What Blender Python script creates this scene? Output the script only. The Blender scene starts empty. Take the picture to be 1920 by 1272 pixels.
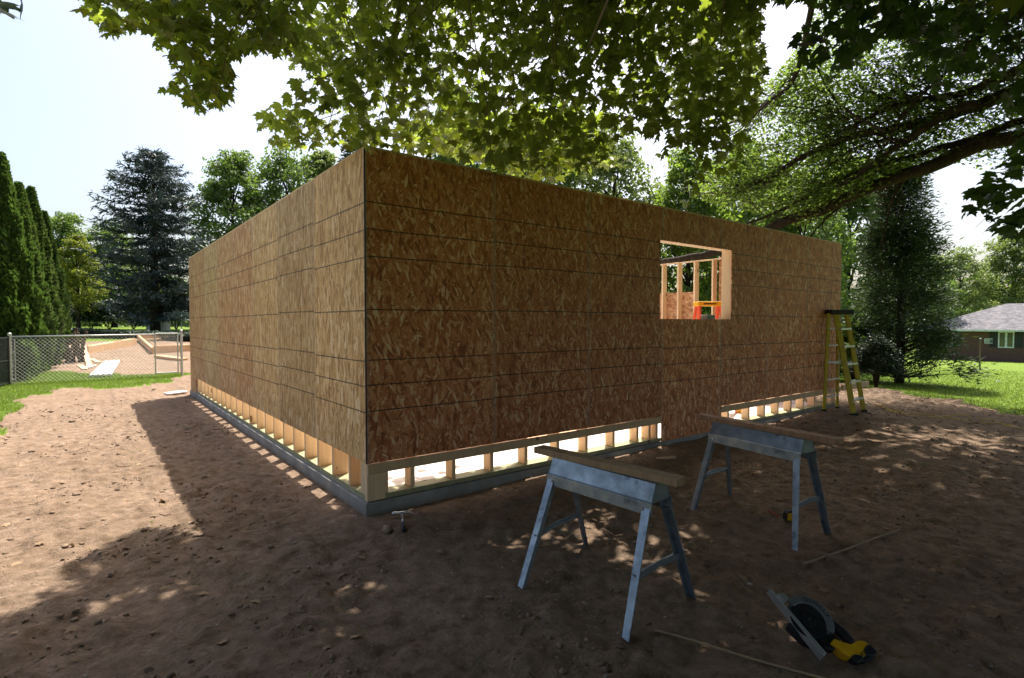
import bpy, math, random
import numpy as np
from mathutils import Vector, Matrix
R_ = math.radians
scene = bpy.context.scene
col = scene.collection
rng = np.random.default_rng(7)
random.seed(7)

# ---------------------------------------------------------------- camera
F_PX = 1034.5; PITCH = 0.02883; YAW = 0.6560; CAMP = np.array([-1.7035, -4.0653, 1.4958])
cam_d = bpy.data.cameras.new("camera"); cam = bpy.data.objects.new("camera", cam_d); col.objects.link(cam)
cam_d.sensor_width = 36.0; cam_d.lens = F_PX / 1920 * 36.0; cam_d.clip_start = 0.05; cam_d.clip_end = 1500
FW = np.array([math.sin(YAW)*math.cos(PITCH), math.cos(YAW)*math.cos(PITCH), -math.sin(PITCH)])
RT = np.array([math.cos(YAW), -math.sin(YAW), 0.0]); UPV = np.cross(RT, FW)
cam.location = CAMP
cam.rotation_euler = Matrix([[RT[0], UPV[0], -FW[0]], [RT[1], UPV[1], -FW[1]], [RT[2], UPV[2], -FW[2]]]).to_euler()
scene.camera = cam

# ---------------------------------------------------------------- sky, sun, exposure
SUN_EL = R_(62.5); SUN_AZ = R_(48.1)          # azimuth clockwise from +y
SDIR = np.array([math.sin(SUN_AZ)*math.cos(SUN_EL), math.cos(SUN_AZ)*math.cos(SUN_EL), math.sin(SUN_EL)])
world = bpy.data.worlds.new("World"); scene.world = world; world.use_nodes = True
wn = world.node_tree.nodes; wl = world.node_tree.links
bg = wn["Background"]; sky = wn.new("ShaderNodeTexSky"); sky.sky_type = 'NISHITA'; sky.sun_disc = False
sky.sun_elevation = SUN_EL; sky.sun_rotation = SUN_AZ; sky.air_density = 1.0; sky.dust_density = 5.0; sky.ozone_density = .6
wl.new(sky.outputs[0], bg.inputs[0]); bg.inputs[1].default_value = 0.135
sun_d = bpy.data.lights.new("sun", 'SUN'); sun_d.energy = 5.0; sun_d.angle = R_(0.55); sun_d.color = (1.0, 0.93, 0.82)
sun = bpy.data.objects.new("sun", sun_d); col.objects.link(sun)
sun.rotation_euler = Vector(SDIR).to_track_quat('Z', 'Y').to_euler(); sun.location = (20, 20, 40)
scene.view_settings.view_transform = 'Standard'; scene.view_settings.look = 'None'
scene.view_settings.exposure = 0.95; scene.view_settings.gamma = 1.0
scene.render.engine = 'CYCLES'
try:
    scene.cycles.max_bounces = 8; scene.cycles.diffuse_bounces = 5; scene.cycles.transmission_bounces = 4; scene.cycles.transparent_max_bounces = 4
    scene.cycles.use_denoising = True
except Exception: pass

def ray(px, py): return FW + RT*(px-960)/F_PX - UPV*(py-636)/F_PX
def at(px, py, d): return CAMP + ray(px, py)*d
def onz(px, py, z=0.0):
    r = ray(px, py); return CAMP + r*((z-CAMP[2])/r[2])
def proj(P):
    d = P - CAMP; w = d @ FW
    ws = np.where(w > 0.05, w, 0.05)
    return 960+F_PX*(d @ RT)/ws, 636-F_PX*(d @ UPV)/ws, w
def shadow(P, z=0.0):
    h = (P[:, 2]-z)/SDIR[2]
    return P[:, 0]-SDIR[0]*h, P[:, 1]-SDIR[1]*h
def pip(poly, x, y):
    poly = np.asarray(poly, float); inside = np.zeros(np.shape(x), bool)
    x0, y0 = poly[-1]
    for x1, y1 in poly:
        c = ((y1 > y) != (y0 > y)) & (x < (x0-x1)*(y-y1)/((y0-y1) if y0 != y1 else 1e-9)+x1)
        inside ^= c; x0, y0 = x1, y1
    return inside
def vnoise(x, y, seed=0):
    xi = np.floor(x).astype(np.int64); yi = np.floor(y).astype(np.int64); fx = x-xi; fy = y-yi
    fx = fx*fx*(3-2*fx); fy = fy*fy*(3-2*fy)
    def h(a, b):
        n = (a*374761393 + b*668265263 + seed*974634777) & 0x7fffffff
        n = ((n ^ (n >> 13))*1274126177) & 0x7fffffff
        return ((n ^ (n >> 16)) & 0xffff)/65535.0
    return (h(xi, yi)*(1-fx)+h(xi+1, yi)*fx)*(1-fy)+(h(xi, yi+1)*(1-fx)+h(xi+1, yi+1)*fx)*fy
def fbm(x, y, f, o=4, seed=0):
    s = 0; a = 1; t = 0
    for k in range(o):
        s = s+a*vnoise(x*f+k*17.3, y*f-k*9.1, seed+k); t += a; a *= .5; f *= 2.03
    return s/t

# ---------------------------------------------------------------- object helpers
def tag(o, label=None, cat=None, group=None, kind=None):
    if label: o['label'] = label
    if cat: o['category'] = cat
    if group: o['group'] = group
    if kind: o['kind'] = kind
    return o
def empty(name, loc=(0, 0, 0), rz=0.0, label=None, cat=None, group=None):
    o = bpy.data.objects.new(name, None); col.objects.link(o); o.location = loc; o.rotation_euler = (0, 0, rz); o.empty_display_size = .2
    return tag(o, label, cat, group)
def link(name, me, mat, parent=None, smooth=False):
    if mat: me.materials.append(mat)
    if smooth: me.polygons.foreach_set('use_smooth', np.ones(len(me.polygons), bool))
    o = bpy.data.objects.new(name, me); col.objects.link(o)
    if parent: o.parent = parent
    return o
def np_mesh(name, V, Fc):
    V = np.ascontiguousarray(V, np.float32).reshape(-1, 3); Fc = np.ascontiguousarray(Fc, np.int32)
    n, k = Fc.shape; me = bpy.data.meshes.new(name)
    me.vertices.add(len(V)); me.vertices.foreach_set('co', V.ravel())
    me.loops.add(n*k); me.loops.foreach_set('vertex_index', Fc.ravel())
    me.polygons.add(n); me.polygons.foreach_set('loop_start', np.arange(0, n*k, k, dtype=np.int32))
    me.polygons.foreach_set('loop_total', np.full(n, k, np.int32))
    me.update(calc_edges=True); return me
class MB:
    def __init__(s): s.v = []; s.f = []
    def add(s, v, f):
        b = len(s.v); s.v += [tuple(map(float, p)) for p in v]; s.f += [tuple(b+i for i in q) for q in f]; return s
    def box(s, x0, x1, y0, y1, z0, z1):
        return s.add([(x0, y0, z0), (x1, y0, z0), (x1, y1, z0), (x0, y1, z0), (x0, y0, z1), (x1, y0, z1), (x1, y1, z1), (x0, y1, z1)],
                     [(0, 3, 2, 1), (4, 5, 6, 7), (0, 1, 5, 4), (1, 2, 6, 5), (2, 3, 7, 6), (3, 0, 4, 7)])
    def beam(s, a, b, w, h, up=(0, 0, 1), w2=None, h2=None):
        a = Vector(a); b = Vector(b); d = (b-a).normalized(); up = Vector(up)
        r = d.cross(up)
        if r.length < 1e-4: r = d.cross(Vector((1, 0, 0)))
        r.normalize(); u = r.cross(d).normalized(); w2 = w if w2 is None else w2; h2 = h if h2 is None else h2
        v = []
        for p, ww, hh in ((a, w, h), (b, w2, h2)):
            v += [p-r*ww/2-u*hh/2, p+r*ww/2-u*hh/2, p+r*ww/2+u*hh/2, p-r*ww/2+u*hh/2]
        return s.add(v, [(0, 1, 2, 3), (7, 6, 5, 4), (0, 4, 5, 1), (1, 5, 6, 2), (2, 6, 7, 3), (3, 7, 4, 0)])
    def prism(s, pts, d0, d1, fr=None):
        # pts: 2-D outline (u,v); extruded from d0 to d1 along w; fr = (origin,u,v,w)
        n = len(pts)
        if fr is None: fr = (Vector((0, 0, 0)), Vector((1, 0, 0)), Vector((0, 1, 0)), Vector((0, 0, 1)))
        o, U, V, W = fr
        v = [o+U*p[0]+V*p[1]+W*d0 for p in pts]+[o+U*p[0]+V*p[1]+W*d1 for p in pts]
        return s.add(v, [tuple(range(n-1, -1, -1)), tuple(range(n, 2*n))]+[(i, (i+1) % n, n+(i+1) % n, n+i) for i in range(n)])
    def tube(s, pts, rad, n=6, cap=True):
        pts = [Vector(p) for p in pts]; m = len(pts)
        if not hasattr(rad, '__len__'): rad = [rad]*m
        v = []; prev = None
        for i, p in enumerate(pts):
            d = (pts[min(i+1, m-1)]-pts[max(i-1, 0)]).normalized()
            if prev is None:
                r = d.cross(Vector((0, 0, 1)))
                if r.length < .05: r = d.cross(Vector((1, 0, 0)))
            else: r = prev-d*prev.dot(d)
            r.normalize(); prev = r; u = d.cross(r)
            for k in range(n):
                a = 2*math.pi*k/n; v.append(p+(r*math.cos(a)+u*math.sin(a))*rad[i])
        f = [(i*n+k, i*n+(k+1) % n, (i+1)*n+(k+1) % n, (i+1)*n+k) for i in range(m-1) for k in range(n)]
        if cap: f += [tuple(range(n-1, -1, -1)), tuple((m-1)*n+k for k in range(n))]
        return s.add(v, f)
    def build(s, name, mat, parent=None, bevel=0, smooth=False):
        me = bpy.data.meshes.new(name); me.from_pydata(s.v, [], s.f); me.update()
        o = link(name, me, mat, parent, smooth)
        if bevel:
            m = o.modifiers.new('bevel', 'BEVEL'); m.width = bevel; m.segments = 2; m.limit_method = 'ANGLE'; m.angle_limit = R_(40)
        return o

# ---------------------------------------------------------------- materials
class NT:
    def __init__(s, name):
        s.m = bpy.data.materials.new(name); s.m.use_nodes = True; s.t = s.m.node_tree; s.n = s.t.nodes; s.l = s.t.links
        s.b = s.n['Principled BSDF']; s.out = s.n['Material Output']
    def new(s, t, **k):
        x = s.n.new(t)
        for a, b in k.items(): setattr(x, a, b)
        return x
    def con(s, a, b): s.l.new(a, b)
    def inp(s, node, i, v):
        if hasattr(v, 'links') or isinstance(v, bpy.types.NodeSocket): s.con(v, node.inputs[i])
        elif v is not None: node.inputs[i].default_value = v
    def math(s, op, a, b=None, c=None, clamp=False):
        x = s.new('ShaderNodeMath', operation=op, use_clamp=clamp); s.inp(x, 0, a); s.inp(x, 1, b)
        if c is not None: s.inp(x, 2, c)
        return x.outputs[0]
    def mix(s, f, a, b, blend='MIX'):
        x = s.new('ShaderNodeMix', data_type='RGBA', blend_type=blend); s.inp(x, 0, f)
        s.inp(x, 6, a if not isinstance(a, tuple) else (*a, 1)[:4]); s.inp(x, 7, b if not isinstance(b, tuple) else (*b, 1)[:4]); return x.outputs[2]
    def fmix(s, f, a, b):
        x = s.new('ShaderNodeMix', data_type='FLOAT'); s.inp(x, 0, f); s.inp(x, 2, a); s.inp(x, 3, b); return x.outputs[0]
    def coord(s, k='Object'): return s.new('ShaderNodeTexCoord').outputs[k]
    def mapv(s, v, scale=(1, 1, 1), rot=(0, 0, 0), loc=(0, 0, 0)):
        x = s.new('ShaderNodeMapping'); s.con(v, x.inputs[0]); x.inputs['Scale'].default_value = scale; x.inputs['Rotation'].default_value = rot; x.inputs['Location'].default_value = loc; return x.outputs[0]
    def noise(s, v, sc, det=4, rough=.55, dist=0):
        x = s.new('ShaderNodeTexNoise'); s.con(v, x.inputs['Vector']); x.inputs['Scale'].default_value = sc; x.inputs['Detail'].default_value = det
        x.inputs['Roughness'].default_value = rough; x.inputs['Distortion'].default_value = dist; return x.outputs[0]
    def vor(s, v, sc, feat='F1', out='Distance'):
        x = s.new('ShaderNodeTexVoronoi', feature=feat); s.con(v, x.inputs['Vector']); x.inputs['Scale'].default_value = sc; return x.outputs[out]
    def ramp(s, f, stops):
        x = s.new('ShaderNodeValToRGB'); s.con(f, x.inputs[0]); e = x.color_ramp.elements
        while len(e) > 1: e.remove(e[0])
        e[0].position = stops[0][0]; e[0].color = (*stops[0][1], 1) if isinstance(stops[0][1], tuple) else (*(stops[0][1],)*3, 1)
        for p, c in stops[1:]:
            q = e.new(p); q.color = (*c, 1) if isinstance(c, tuple) else (*(c,)*3, 1)
        return x.outputs[0]
    def bump(s, h, st=.3, dist=.01):
        x = s.new('ShaderNodeBump'); s.con(h, x.inputs['Height']); x.inputs['Strength'].default_value = st; x.inputs['Distance'].default_value = dist; s.con(x.outputs[0], s.b.inputs['Normal']); return x.outputs[0]
    def set(s, col=None, rough=None, metal=None, spec=None):
        if col is not None: s.inp(s.b, 'Base Color', (*col, 1) if isinstance(col, tuple) else col)
        if rough is not None: s.inp(s.b, 'Roughness', rough)
        if metal is not None: s.inp(s.b, 'Metallic', metal)
        if spec is not None: s.inp(s.b, 'Specular IOR Level', spec)
        return s.m
def plain(name, c, rough=.6, metal=0, var=.25, sc=6, bump=0.0, spec=.4):
    t = NT(name); v = t.coord(); f = t.noise(v, sc, 5)
    d = tuple(x*(1-var) for x in c); u = tuple(min(1, x*(1+var)) for x in c)
    t.set(t.ramp(f, [(.3, d), (.7, u)]), rough, metal, spec)
    if bump: t.bump(t.noise(v, sc*8, 4), bump, .004)
    return t.m
def leaf_mat(name, dark, light, trans, tf=.45, rough=.5, spec=.35):
    t = NT(name); g = t.new('ShaderNodeNewGeometry'); r = g.outputs['Random Per Island']
    c = t.ramp(r, [(0, dark), (.75, light), (1, tuple(min(1, x*1.35) for x in light))])
    t.set(c, rough, 0, spec)
    tr = t.new('ShaderNodeBsdfTranslucent'); t.con(t.ramp(r, [(0, tuple(x*.7 for x in trans)), (1, trans)]), tr.inputs[0])
    mx = t.new('ShaderNodeMixShader'); mx.inputs[0].default_value = tf
    t.con(t.b.outputs[0], mx.inputs[1]); t.con(tr.outputs[0], mx.inputs[2]); t.con(mx.outputs[0], t.out.inputs[0])
    return t.m
def osb_mat(name, stops, seed, lines=True, tint=.12, angles=(4, -14, 22, -38, 70), lo=7.0, wi=30.0, rough_seam=True):
    t = NT(name); v = t.coord(); s = t.new('ShaderNodeSeparateXYZ'); t.con(v, s.inputs[0])
    u = t.math('ADD', s.outputs[0], s.outputs[1]); z = s.outputs[2]
    oi = t.new('ShaderNodeObjectInfo')
    cb = t.new('ShaderNodeCombineXYZ'); t.con(u, cb.inputs[0]); t.con(z, cb.inputs[1]); t.con(t.math('MULTIPLY', oi.outputs['Random'], 9.0), cb.inputs[2]); p = cb.outputs[0]
    r = tt = None
    for k, a in enumerate(angles):
        q = t.mapv(p, (1, 1, 1), (0, 0, R_(a)), (seed+k*3.1, k*1.7, 0))
        q = t.mapv(q, (wi*(1+.15*k), lo*(1+.1*k), 1.0))
        vo = t.new('ShaderNodeTexVoronoi'); t.con(q, vo.inputs['Vector']); vo.inputs['Scale'].default_value = 1.0; vo.inputs['Randomness'].default_value = .95
        sp = t.new('ShaderNodeSeparateColor'); t.con(vo.outputs['Color'], sp.inputs[0])
        gr = t.noise(t.mapv(q, (3.0, .5, 1)), 1.6, 3)
        tone = t.math('ADD', sp.outputs[1], t.math('MULTIPLY', t.math('SUBTRACT', gr, .5), .85))
        rr = sp.outputs[0] if k < 2 else t.math('MULTIPLY', sp.outputs[0], .92-.07*k)
        if r is None: r, tt = rr, tone
        else:
            g = t.math('GREATER_THAN', rr, r); tt = t.fmix(g, tt, tone); r = t.math('MAXIMUM', r, rr)
    c = t.ramp(tt, stops)
    big = t.noise(p, .8, 2); c = t.mix(t.math('MULTIPLY', big, tint*2), c, tuple(x*.6 for x in stops[1][1]))
    if lines:
        off = t.math('MULTIPLY', t.math('SUBTRACT', oi.outputs['Random'], .5), .018)
        zz = t.math('ADD', z, t.math('ADD', off, t.math('MULTIPLY', t.math('SUBTRACT', t.noise(p, 4, 2), .5), .008)))
        m = None
        for h in (.806, 1.01, 1.205, 1.60, 2.01, 2.22, 2.43):
            d = t.math('LESS_THAN', t.math('ABSOLUTE', t.math('SUBTRACT', zz, h)), .0052)
            m = d if m is None else t.math('MAXIMUM', m, d)
        m = t.math('MULTIPLY', m, t.math('ADD', .45, t.math('MULTIPLY', t.noise(p, 9, 2), .7), clamp=True))
        c = t.mix(m, c, (.02, .018, .02))
        uu = t.math('ABSOLUTE', t.math('SUBTRACT', t.math('FRACT', t.math('DIVIDE', t.math('ADD', u, .203), .4064)), .5))
        n = t.math('MULTIPLY', t.math('LESS_THAN', uu, .004), .35); c = t.mix(n, c, (.05, .03, .02))
        nl = t.math('FRACT', t.math('MULTIPLY', z, 6.6)); nl = t.math('MULTIPLY', t.math('LESS_THAN', nl, .05), t.math('LESS_THAN', uu, .010)); c = t.mix(nl, c, (.03, .02, .02))
        su = t.math('ABSOLUTE', t.math('SUBTRACT', t.math('FRACT', t.math('ADD', t.math('DIVIDE', u, 1.2192), .5)), .5))
        se = t.math('MULTIPLY', t.math('LESS_THAN', t.math('ADD', su, t.math('MULTIPLY', t.noise(p, 7, 3), .03)), .035), .30); c = t.mix(se, c, (.42, .36, .30))
    hs = t.new('ShaderNodeHueSaturation'); t.con(c, hs.inputs['Color']); t.con(t.math('ADD', .86, t.math('MULTIPLY', oi.outputs['Random'], .28)), hs.inputs['Value'])
    t.set(hs.outputs[0], .62, 0, .3); t.bump(tt, .3, .003)
    return t.m
def wood_mat(name, c, sc=1.0, dark=.65, knots=True, axis_rot=(0, 0, 0), rough=.65):
    t = NT(name); v = t.coord()
    q = t.mapv(v, (3*sc, 3*sc, 3*sc), axis_rot)
    n1 = t.noise(t.mapv(v, (22*sc, 22*sc, 1.5*sc), axis_rot), 1.0, 4, .6, .6)
    n2 = t.noise(q, 1.3, 3)
    cc = t.ramp(n1, [(.28, tuple(x*dark for x in c)), (.55, c), (.8, tuple(min(1, x*1.12) for x in c))])
    cc = t.mix(t.math('MULTIPLY', n2, .35), cc, tuple(x*.7 for x in c))
    if knots:
        k = t.vor(t.mapv(v, (5, 5, 2.2), axis_rot), 1.0); cc = t.mix(t.math('LESS_THAN', k, .10), cc, (c[0]*.35, c[1]*.25, c[2]*.2))
    t.set(cc, rough, 0, .3); t.bump(n1, .12, .002); return t.m

M = {}
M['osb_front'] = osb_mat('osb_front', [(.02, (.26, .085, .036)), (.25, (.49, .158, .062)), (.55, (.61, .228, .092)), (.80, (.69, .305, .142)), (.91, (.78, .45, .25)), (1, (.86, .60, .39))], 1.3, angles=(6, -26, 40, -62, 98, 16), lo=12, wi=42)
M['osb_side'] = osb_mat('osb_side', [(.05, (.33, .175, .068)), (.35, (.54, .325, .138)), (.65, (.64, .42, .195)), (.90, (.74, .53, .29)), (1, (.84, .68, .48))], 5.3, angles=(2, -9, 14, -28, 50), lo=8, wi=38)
M['osb_side_red'] = osb_mat('osb_side_red', [(.03, (.28, .12, .05)), (.35, (.45, .225, .092)), (.65, (.53, .30, .135)), (.90, (.64, .43, .23)), (1, (.78, .60, .42))], 8.3, angles=(2, -9, 14, -28, 50), lo=8, wi=38)
M['osb_in'] = osb_mat('osb_in', [(.05, (.26, .11, .05)), (.35, (.42, .20, .09)), (.65, (.52, .29, .15)), (.95, (.64, .42, .24))], 2.3, lines=False, angles=(80, 50, 110, 20, -35), lo=8, wi=24)
M['pine'] = wood_mat('pine', (.78, .57, .36), 1.0, .82)
M['pine_h'] = wood_mat('pine_h', (.66, .47, .29), 1.0, .82, True, (0, R_(90), 0))
M['treated'] = wood_mat('treated', (.34, .33, .19), 1.0, .7, True, (0, R_(90), 0))
M['board_red'] = wood_mat('board_red', (.42, .24, .15), 1.0, .6, True, (R_(90), 0, 0))
M['board_grey'] = wood_mat('board_grey', (.36, .24, .14), 1.0, .6, True, (R_(90), 0, 0))
M['form_board'] = wood_mat('form_board', (.72, .46, .25), 1.0, .75, True, (0, R_(90), 0))
M['old_wood'] = wood_mat('old_wood', (.16, .115, .08), 1.0, .5, False)
M['lath'] = wood_mat('lath', (.36, .26, .15), 1.0, .7, False)
M['tape_blue'] = plain('tape_blue', (.012, .016, .05), .45)
t = NT('slab'); v = t.coord(); t.set(t.ramp(t.noise(v, 1.5, 6), [(.3, (.62, .60, .56)), (.7, (.76, .74, .70))]), .75); t.bump(t.noise(v, 60, 3), .1, .002); M['slab'] = t.m
t = NT('concrete'); v = t.coord(); n = t.noise(v, 3, 7, .65); cc = t.ramp(n, [(.3, (.17, .168, .16)), (.7, (.35, .345, .33))])
sz = t.new('ShaderNodeSeparateXYZ'); t.con(v, sz.inputs[0]); dm = t.math('MULTIPLY', t.math('SUBTRACT', .07, t.math('ADD', sz.outputs[2], t.math('MULTIPLY', t.noise(v, 9, 4), .06))), 12, clamp=True)
t.set(t.mix(dm, cc, (.16, .115, .085)), .85); t.bump(t.noise(v, 35, 5), .4, .006); M['concrete'] = t.m
# galvanised sheet: spangle and scratches
t = NT('galvanised'); v = t.coord(); sp = t.new('ShaderNodeSeparateColor'); vo = t.new('ShaderNodeTexVoronoi'); t.con(v, vo.inputs['Vector']); vo.inputs['Scale'].default_value = 70; t.con(vo.outputs['Color'], sp.inputs[0])
n = t.noise(v, 9, 6, .7); cc = t.ramp(n, [(.3, (.16, .20, .245)), (.55, (.28, .335, .40)), (.75, (.40, .46, .53))]); cc = t.mix(t.math('MULTIPLY', sp.outputs[0], .25), cc, (.28, .33, .38))
st = t.noise(t.mapv(v, (3, 3, 3)), 2.2, 3); cc = t.mix(t.ramp(st, [(.60, 0.0), (.70, .8)]), cc, (.05, .06, .09))
t.set(cc, t.ramp(n, [(.3, .55), (.7, .35)]), .75); t.bump(t.noise(v, 25, 3), .15, .003); M['galv'] = t.m
M['steel'] = plain('steel', (.55, .57, .6), .28, 1.0, .15, 30)
M['fence_steel'] = plain('fence_steel', (.50, .51, .50), .45, .5, .15, 20)
M['black'] = plain('black', (.012, .013, .016), .45)
M['black_slat'] = plain('black_slat', (.018, .024, .022), .5)
M['yellow'] = plain('yellow', (.62, .33, .008), .42, 0, .12, 20)
M['ladder_yellow'] = plain('ladder_yellow', (.50, .40, .015), .45, 0, .2, 14)
M['orange'] = plain('orange', (.62, .08, .03), .45, 0, .15, 14)
M['alu'] = plain('alu', (.52, .53, .54), .4, .7, .15, 18)
M['blade'] = plain('blade', (.07, .07, .075), .3, .7, .1, 30)
M['guard_grey'] = plain('guard_grey', (.22, .23, .25), .4, .5, .1, 30)
M['white_plastic'] = plain('white_plastic', (.7, .7, .68), .5)
M['grey_plastic'] = plain('grey_plastic', (.22, .23, .23), .5)
M['white_metal'] = plain('white_metal', (.74, .74, .72), .4, 0, .06, 5)
M['red_paint'] = plain('red_paint', (.3, .03, .02), .5)
M['cord_yellow'] = plain('cord_yellow', (.55, .42, .06), .5)
M['cord_white'] = plain('cord_white', (.7, .66, .5), .5)
M['rubber'] = plain('rubber', (.02, .02, .02), .7)
M['cable'] = plain('cable', (.30, .26, .24), .6)
M['bark'] = None
t = NT('bark'); v = t.coord(); n = t.noise(t.mapv(v, (14, 14, 3)), 1, 6, .7); t.set(t.ramp(n, [(.3, (.020, .015, .012)), (.7, (.075, .058, .045))]), .9, 0, .15); t.bump(n, .8, .02); M['bark'] = t.m
t = NT('twig_bark'); v = t.coord(); n = t.noise(v, 12, 4, .7); t.set(t.ramp(n, [(.3, (.09, .062, .045)), (.7, (.20, .145, .105))]), .8, 0, .2); M['twig'] = t.m

M['leaf_maple'] = leaf_mat('leaf_maple', (.075, .115, .035), (.175, .205, .085), (.44, .57, .05), .48, .5, .3)
M['leaf_dark'] = leaf_mat('leaf_dark', (.030, .055, .018), (.055, .090, .030), (.13, .26, .03), .38)  # darker copy of the maple leaf, shade is put into the colour
M['leaf_fine'] = leaf_mat('leaf_fine', (.045, .085, .026), (.10, .15, .045), (.30, .46, .05), .5)
M['leaf_far'] = leaf_mat('leaf_far', (.055, .098, .030), (.110, .160, .050), (.22, .36, .05), .40)
M['leaf_far_light'] = leaf_mat('leaf_far_light', (.085, .125, .040), (.16, .20, .07), (.30, .40, .08), .40)
M['leaf_red'] = leaf_mat('leaf_red', (.07, .10, .02), (.15, .16, .03), (.34, .42, .03), .4)
M['needle_blue'] = leaf_mat('needle_blue', (.026, .046, .046), (.060, .090, .090), (.04, .06, .05), .2)
M['needle_dark'] = leaf_mat('needle_dark', (.016, .034, .020), (.040, .062, .034), (.04, .08, .03), .2)
M['needle_cedar'] = leaf_mat('needle_cedar', (.022, .042, .022), (.056, .084, .040), (.08, .14, .035), .3)
M['arbor'] = leaf_mat('arbor', (.026, .055, .015), (.066, .110, .028), (.11, .20, .03), .32)
M['grass_blade'] = leaf_mat('grass_blade', (.075, .13, .018), (.15, .21, .035), (.22, .34, .03), .4)

# ---------------------------------------------------------------- ground
def softp(x, k=1.5): return k*np.log1p(np.exp(np.clip(x/k, -40, 40)))
LAWN_L = [onz(*q)[:2] for q in [(-30, 830), (8, 800), (26, 786), (22, 760), (60, 745), (115, 726), (180, 729), (260, 724), (342, 712)]]
LAWN_LEFT = [(-60, 5.2)]+[tuple(p) for p in LAWN_L]+[(.55, 15.2), (-.6, 15.3), (-1.35, 16.2), (-3.0, 18.5), (-5.4, 26), (-60, 26)]
def grass_mask(x, y):
    nx = x+(fbm(x, y, 1.3, 4, 3)-.5)*.9; ny = y+(fbm(x, y, 1.3, 4, 9)-.5)*.9
    a = pip(LAWN_LEFT, nx, ny)
    edge = np.interp(ny, [-60, -8, -2.6, -1.2, 0, 1.7, 5, 14, 30], [11.0, 9.5, 9.9, 10.9, 11.9, 13.6, 16, 20, 22])
    b = (nx > edge)
    c = (y > 30.6+.8*(nx-x)) | (y < -16) | (x < -18)
    return a | b | c
def base_z(x, y):
    zr = -.041*softp(x-13, 2.0); zr = np.maximum(zr, -2.15)
    w = 1/(1+np.exp(np.clip((x-16)/3, -40, 40)))
    zl = .064*(softp(y-21, 1.5)-softp(y-37.5, 1.5))*w
    return zr+zl
def gz(x, y):
    x = np.asarray(x, float); y = np.asarray(y, float)
    z = base_z(x, y)
    dx = np.maximum(np.maximum(-x, x-8.6), 0); dy = np.maximum(np.maximum(-y, y-9.3), 0); db = np.hypot(dx, dy)
    near = np.clip(1-np.hypot(x-3, y-4)/40, 0, 1)
    amp = np.where(grass_mask(x, y), .25, 1.0)*near
    n = (fbm(x, y, 1.1, 5, 21)-.5)*.085+(np.maximum(fbm(x, y, 5.5, 4, 41)-.50, 0))*.15+(fbm(x, y, 15, 3, 61)-.5)*.034
    f = np.clip(db/.5, .12, 1)
    z = z+n*amp*f-.012
    z = z+.055*np.exp(-(((x-8.2)/1.0)**2+((y+.15)/.35)**2))
    z = z+.10*np.exp(-(((x-12.2)/.9)**2+((y-.6)/.6)**2))*(.5+fbm(x, y, 2.5, 3, 5))+.09*np.exp(-(((x-11.0)/.7)**2+((y+.9)/.5)**2))*(.5+fbm(x, y, 3, 3, 6))
    z = z+.055*np.clip((x-.8)/1.5, 0, 1)*(x < 8.8)*np.exp(-(np.maximum(-y, 0)/.30)**2)*(y < .1)*(.7+.6*fbm(x, y, 5, 3, 91))
    inside = (x > .05) & (x < 8.5) & (y > .05) & (y < 9.2)
    z = np.where(inside, -.06, z)
    return z
def g1(x, y): return float(gz(np.array([x]), np.array([y]))[0])
def axis(a, b, fine0, fine1, st):
    core = np.arange(fine0, fine1+1e-6, st); out = [fine1]; s = st
    while out[-1] < b: s *= 1.07; out.append(out[-1]+s)
    lo = [fine0]; s = st
    while lo[-1] > a: s *= 1.07; lo.append(lo[-1]-s)
    return np.concatenate([lo[:0:-1], core, out[1:]])
gx = axis(-450, 600, -3.4, 5.2, .026); gy = axis(-450, 600, -3.6, 3.4, .026)
X, Y = np.meshgrid(gx, gy, indexing='ij'); Z = gz(X, Y); nx_, ny_ = X.shape
V = np.stack([X, Y, Z], -1).reshape(-1, 3)
idx = np.arange(nx_*ny_).reshape(nx_, ny_)
Fq = np.stack([idx[:-1, :-1], idx[1:, :-1], idx[1:, 1:], idx[:-1, 1:]], -1).reshape(-1, 4)
me = np_mesh('ground', V, Fq)
ga = me.attributes.new('grass', 'FLOAT', 'POINT'); ga.data.foreach_set('value', grass_mask(X, Y).astype(np.float32).ravel())
t = NT('soil_and_lawn'); v = t.coord(); at_ = t.new('ShaderNodeAttribute', attribute_name='grass')
n1 = t.noise(v, .9, 6, .6); n2 = t.noise(v, 9, 8, .72); n3 = t.noise(v, 45, 4, .7)
dirt = t.ramp(n2, [(.30, (.110, .078, .050)), (.46, (.27, .190, .135)), (.60, (.40, .290, .212)), (.78, (.56, .43, .33))])
dirt = t.mix(t.ramp(n1, [(.35, 0.0), (.7, .55)]), dirt, (.19, .128, .082))
dirt = t.mix(t.math('MULTIPLY', n3, .45), dirt, (.10, .066, .044))
pv = t.new('ShaderNodeTexVoronoi'); t.con(v, pv.inputs['Vector']); pv.inputs['Scale'].default_value = 55; ps = t.new('ShaderNodeSeparateColor'); t.con(pv.outputs['Color'], ps.inputs[0])
pm = t.math('MULTIPLY', t.math('LESS_THAN', pv.outputs['Distance'], .30), t.math('GREATER_THAN', ps.outputs[0], .84))
dirt = t.mix(t.math('MULTIPLY', pm, .35), dirt, t.ramp(ps.outputs[1], [(0, (.28, .24, .20)), (1, (.50, .45, .38))]))
gr = t.ramp(t.noise(v, 6, 6, .7), [(.3, (.075, .125, .018)), (.5, (.14, .215, .03)), (.7, (.21, .26, .05))]); gr = t.mix(t.math('MULTIPLY', t.noise(v, .5, 3), .5), gr, (.10, .16, .02))
edge = t.math('ADD', at_.outputs['Fac'], t.math('MULTIPLY', t.math('SUBTRACT', t.noise(v, 14, 4), .5), .9)); edge = t.ramp(edge, [(.42, 0.0), (.58, 1.0)])
t.set(t.mix(edge, dirt, gr), .95, 0, .1)
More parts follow.
